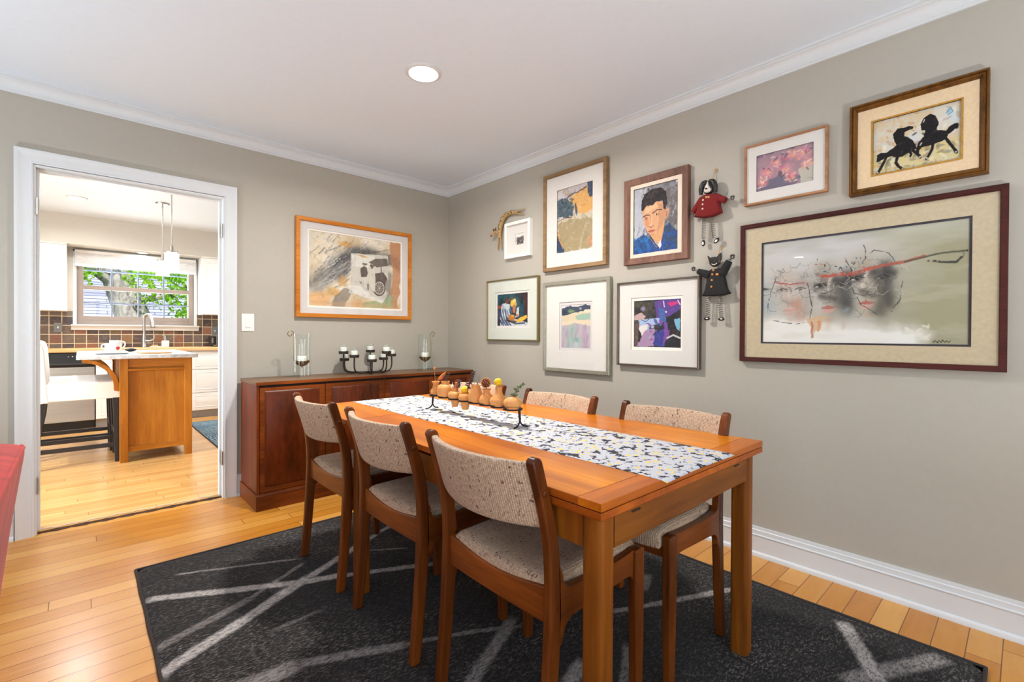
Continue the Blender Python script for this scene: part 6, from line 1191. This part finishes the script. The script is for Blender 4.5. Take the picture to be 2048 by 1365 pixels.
# ------------------------------------------------------------------ outside the kitchen window
plain('lawn', (84, 120, 52), .95, vary=.25, scale=4)
m = MB(); m.box(-14, 10, 4.32, 20, -.6, -.5); g = m.build('ground_garden', M['lawn'], smooth=False); struct(g)
t = NT('shingles'); sx = t.n('ShaderNodeSeparateXYZ'); t.set(sx, 0, t.coord()); cm = t.n('ShaderNodeCombineXYZ'); t.set(cm, 0, sx.outputs[0]); t.set(cm, 1, sx.outputs[2]); br = t.n('ShaderNodeTexBrick', _offset=.5); t.set(br, 'Vector', cm.outputs[0]); br.inputs['Scale'].default_value = 1; br.inputs['Brick Width'].default_value = .9; br.inputs['Row Height'].default_value = .075; br.inputs['Mortar Size'].default_value = .007; br.inputs['Color1'].default_value = S(176, 174, 190); br.inputs['Color2'].default_value = S(140, 140, 158); br.inputs['Mortar'].default_value = S(70, 68, 84)
M['shingles'] = t.bsdf(br.outputs[0], .9); plain('house_wall', (196, 190, 178), .8)
nb = thing('neighbour_house', 'neighbouring house with grey shingled roof beyond the kitchen window', 'house', (-2, 11, -.5))
m = MB(); m.box(-8, 5, 9.6, 14, -.5, .2); m.build('wall', M['house_wall'], nb); m = MB(); m.prism([(9.2, .1), (12.4, 2.55), (12.4, 2.45), (9.2, .0)], 'x', -8.4, 5.4); m.build('roof', M['shingles'], nb)
t = NT('leaf_green'); oi = t.noise(t.coord(), 2.4, 3); c = t.ramp(oi, [(.3, S(96, 160, 30)), (.5, S(150, 206, 44)), (.7, S(202, 234, 84))]); b_ = t.n('ShaderNodeBsdfPrincipled'); t.set(b_, 'Base Color', c); b_.inputs['Roughness'].default_value = .5; tl_ = t.n('ShaderNodeBsdfTranslucent'); t.set(tl_, 0, c); mx = t.n('ShaderNodeMixShader'); mx.inputs[0].default_value = .45; t.t.links.new(b_.outputs[0], mx.inputs[1]); t.t.links.new(tl_.outputs[0], mx.inputs[2]); t.t.links.new(mx.outputs[0], t.out.inputs[0]); M['leaf_green'] = t.mat
t = NT('bark'); n1 = t.noise(t.coord((1, 1, .35)), 9, 6, .65, 1.2); M['bark'] = t.bsdf(t.ramp(n1, [(.35, S(92, 82, 76)), (.52, S(168, 158, 150)), (.7, S(206, 198, 190))]), .9, 0, t.bump(n1, .8, .05))
tr = thing('garden_tree', 'leafy tree with a mottled trunk outside the kitchen window', 'tree', (-1.5, 6.4, -.5))
m = MB(); tk = spline([(-1.45, 6.3, -.5), (-1.62, 6.3, .6), (-1.85, 6.35, 1.4), (-2.08, 6.4, 2.2), (-2.25, 6.45, 3.4)], 6); m.tube(tk, [.30 - .006 * k for k in range(len(tk))], 16); m.tube(spline([(-1.95, 6.35, 1.75), (-2.3, 6.25, 2.05), (-2.75, 6.1, 2.5)], 5), .07, 10); m.tube(spline([(-1.8, 6.3, 1.6), (-1.2, 6.1, 1.8), (-.6, 5.9, 2.2)], 5), .05, 8); m.build('trunk', M['bark'], tr)
m = MB(); rg_ = np.random.default_rng(5)
for cx_, cy_, cz_, rx, ry, rz, n_ in ((-2.9, 5.9, 2.15, .7, .5, .55, 900), (-1.0, 5.9, 2.0, 1.0, .6, .7, 1700), (-.9, 5.7, 1.5, .45, .4, .35, 380), (-2.0, 6.4, 2.8, 1.3, .8, .5, 900), (-.2, 6.2, 1.9, .8, .6, .8, 700), (-3.6, 6.2, 1.6, .6, .5, .6, 350), (-1.25, 5.8, 1.25, .22, .25, .2, 90), (-.4, 5.9, 1.3, .3, .3, .25, 120)):
    for k in range(n_):
        d_ = rg_.normal(size=3); d_ /= np.linalg.norm(d_); q = rg_.random() ** .4; p = Vector((cx_ + d_[0] * rx * q, cy_ + d_[1] * ry * q, cz_ + d_[2] * rz * q)); a = Vector(rg_.normal(size=3)).normalized(); b = a.orthogonal().normalized(); l = .05 + .04 * rg_.random(); a.z -= .5; a.normalize(); b = a.cross(Vector(rg_.normal(size=3))).normalized(); nn = a.cross(b) * l * .18
        m.add([p, p + a * l * .5 + b * l * .42 + nn, p + a * l, p + a * l * .5 - b * l * .42 + nn], [(0, 1, 2), (0, 2, 3)])
lf = m.build('foliage', M['leaf_green'], tr, smooth=False); lf['kind'] = 'stuff'
hg = thing('far_trees', 'dense green trees behind the neighbouring house', 'trees', (0, 14, -.5), None, 'stuff'); m = MB()
for k in range(3000):
    p = Vector((-9 + 16 * rg_.random(), 13.6 + 1.5 * rg_.random(), 1.2 + 5 * rg_.random() ** .8)); a = Vector(rg_.normal(size=3)).normalized(); b = a.orthogonal().normalized(); l = .22 + .2 * rg_.random(); m.add([p, p + a * l * .5 + b * l * .4, p + a * l, p + a * l * .5 - b * l * .4], [(0, 1, 2, 3)])
m.box(-9, 7, 15.2, 15.6, -.5, 6); m.build('foliage', M['leaf_green'], hg, smooth=False)
# ------------------------------------------------------------------ camera
cam = bpy.data.cameras.new('camera'); co = bpy.data.objects.new('camera', cam); COL.objects.link(co)
yaw, pitch, roll = [math.radians(a) for a in (42.507, -.429, .278)]
fw = Vector((math.sin(yaw) * math.cos(pitch), math.cos(yaw) * math.cos(pitch), math.sin(pitch))); r0 = Vector((math.cos(yaw), -math.sin(yaw), 0)); u0 = r0.cross(fw)
rt = r0 * math.cos(roll) + u0 * math.sin(roll); up = -r0 * math.sin(roll) + u0 * math.cos(roll)
Mx = Matrix((rt, up, -fw)).transposed().to_4x4(); Mx.translation = (-2.488, -3.582, 1.092); co.matrix_world = Mx
cam.sensor_width = 36; cam.lens = 944.24 / 2048 * 36; cam.shift_y = -(682.5 - 676.2) / 2048; cam.clip_start = .02
sc.camera = co
# ------------------------------------------------------------------ light
w = bpy.data.worlds.new('sky'); sc.world = w; w.use_nodes = True; nt = w.node_tree; bg = nt.nodes['Background']
sky = nt.nodes.new('ShaderNodeTexSky'); sky.sky_type = 'NISHITA'; sky.sun_disc = False; sky.sun_elevation = math.radians(48); sky.sun_rotation = math.radians(200)
nt.links.new(sky.outputs[0], bg.inputs[0]); bg.inputs[1].default_value = .28
def area(name, loc, rot, sx, sy, power, col=(1, 1, 1), spread=180, shape='RECTANGLE'):
    l = bpy.data.lights.new(name, 'AREA'); l.shape = shape; l.size = sx; l.size_y = sy; l.energy = power; l.color = col; l.spread = math.radians(spread)
    o = bpy.data.objects.new(name, l); COL.objects.link(o); o.location = loc; o.rotation_euler = rot; return o
# daylight through the living-room windows (front wall and left wall) and the kitchen openings
area('daylight_front', (-3.05, -7.3, 1.25), (math.radians(90), 0, 0), 3.8, 1.9, 60, (.86, .94, 1))
area('daylight_left', (-7.45, -5.0, 1.25), (math.radians(90), 0, math.radians(-90)), 2.8, 1.9, 85, (.86, .94, 1))
area('daylight_kitchen_left', (-4.9, .88, 1.15), (math.radians(90), 0, math.radians(-90)), 1.2, 1.95, 150, (.90, .96, 1))
area('daylight_kitchen_window', (-1.92, 4.33, 1.62), (math.radians(90), 0, math.radians(180)), 1.1, .8, 40, (.97, 1, .98))
# ceiling lamps
def spot(name, loc, power, r=.06, col=(1, .95, .89)):
    return area(name, loc, (0, 0, 0), r * 2, r * 2, power, col, 165, 'DISK')
spot('downlight_dining', (-1.203, -1.508, CEIL - .016), 44, .068)
spot('downlight_living', (-6.41, -.997, CEIL - .016), 16, .068)
spot('downlight_kitchen', (-2.505, 2.85, KC - .016), 22, .062, (1, .96, .9)); spot('downlight_kitchen', (-3.5, 1.2, KC - .016), 26, .062, (1, .97, .93)); spot('downlight_kitchen', (-.55, 2.5, KC - .016), 26, .062, (1, .97, .93)); spot('downlight_soffit', (-1.90, 3.97, 2.09), 4, .05, (1, .96, .9))  # the kitchen pair hidden beside the doorway view is added fill
for k, (fx, fy, pw) in enumerate(((-3.7, -1.15, 30), (-1.7, -4.7, 52))): area('added_uplight_lamp', (fx, fy, .325), (PI, 0, 0), .15, .15, pw, (.84, .93, 1), 170, 'DISK')  # light of the added uplights, turning the ceiling brighter and cooler
sun = bpy.data.lights.new('sun', 'SUN'); sun.energy = 5.5; sun.angle = math.radians(1); so = bpy.data.objects.new('sun', sun); COL.objects.link(so)
so.rotation_euler = Vector((-.35, -1., 1.15)).to_track_quat('Z', 'Y').to_euler(); so.location = (-4, -9, 9)
vs = sc.view_settings; vs.view_transform = 'Standard'; vs.look = 'None'; vs.exposure = 0.03; vs.gamma = 1; vs.use_curve_mapping = False
sc.cycles.use_denoising = True; sc.cycles.max_bounces = 10; sc.cycles.diffuse_bounces = 6; sc.cycles.transparent_max_bounces = 16; sc.cycles.caustics_reflective = False; sc.cycles.caustics_refractive = False
sc.cycles.sample_clamp_indirect = 6
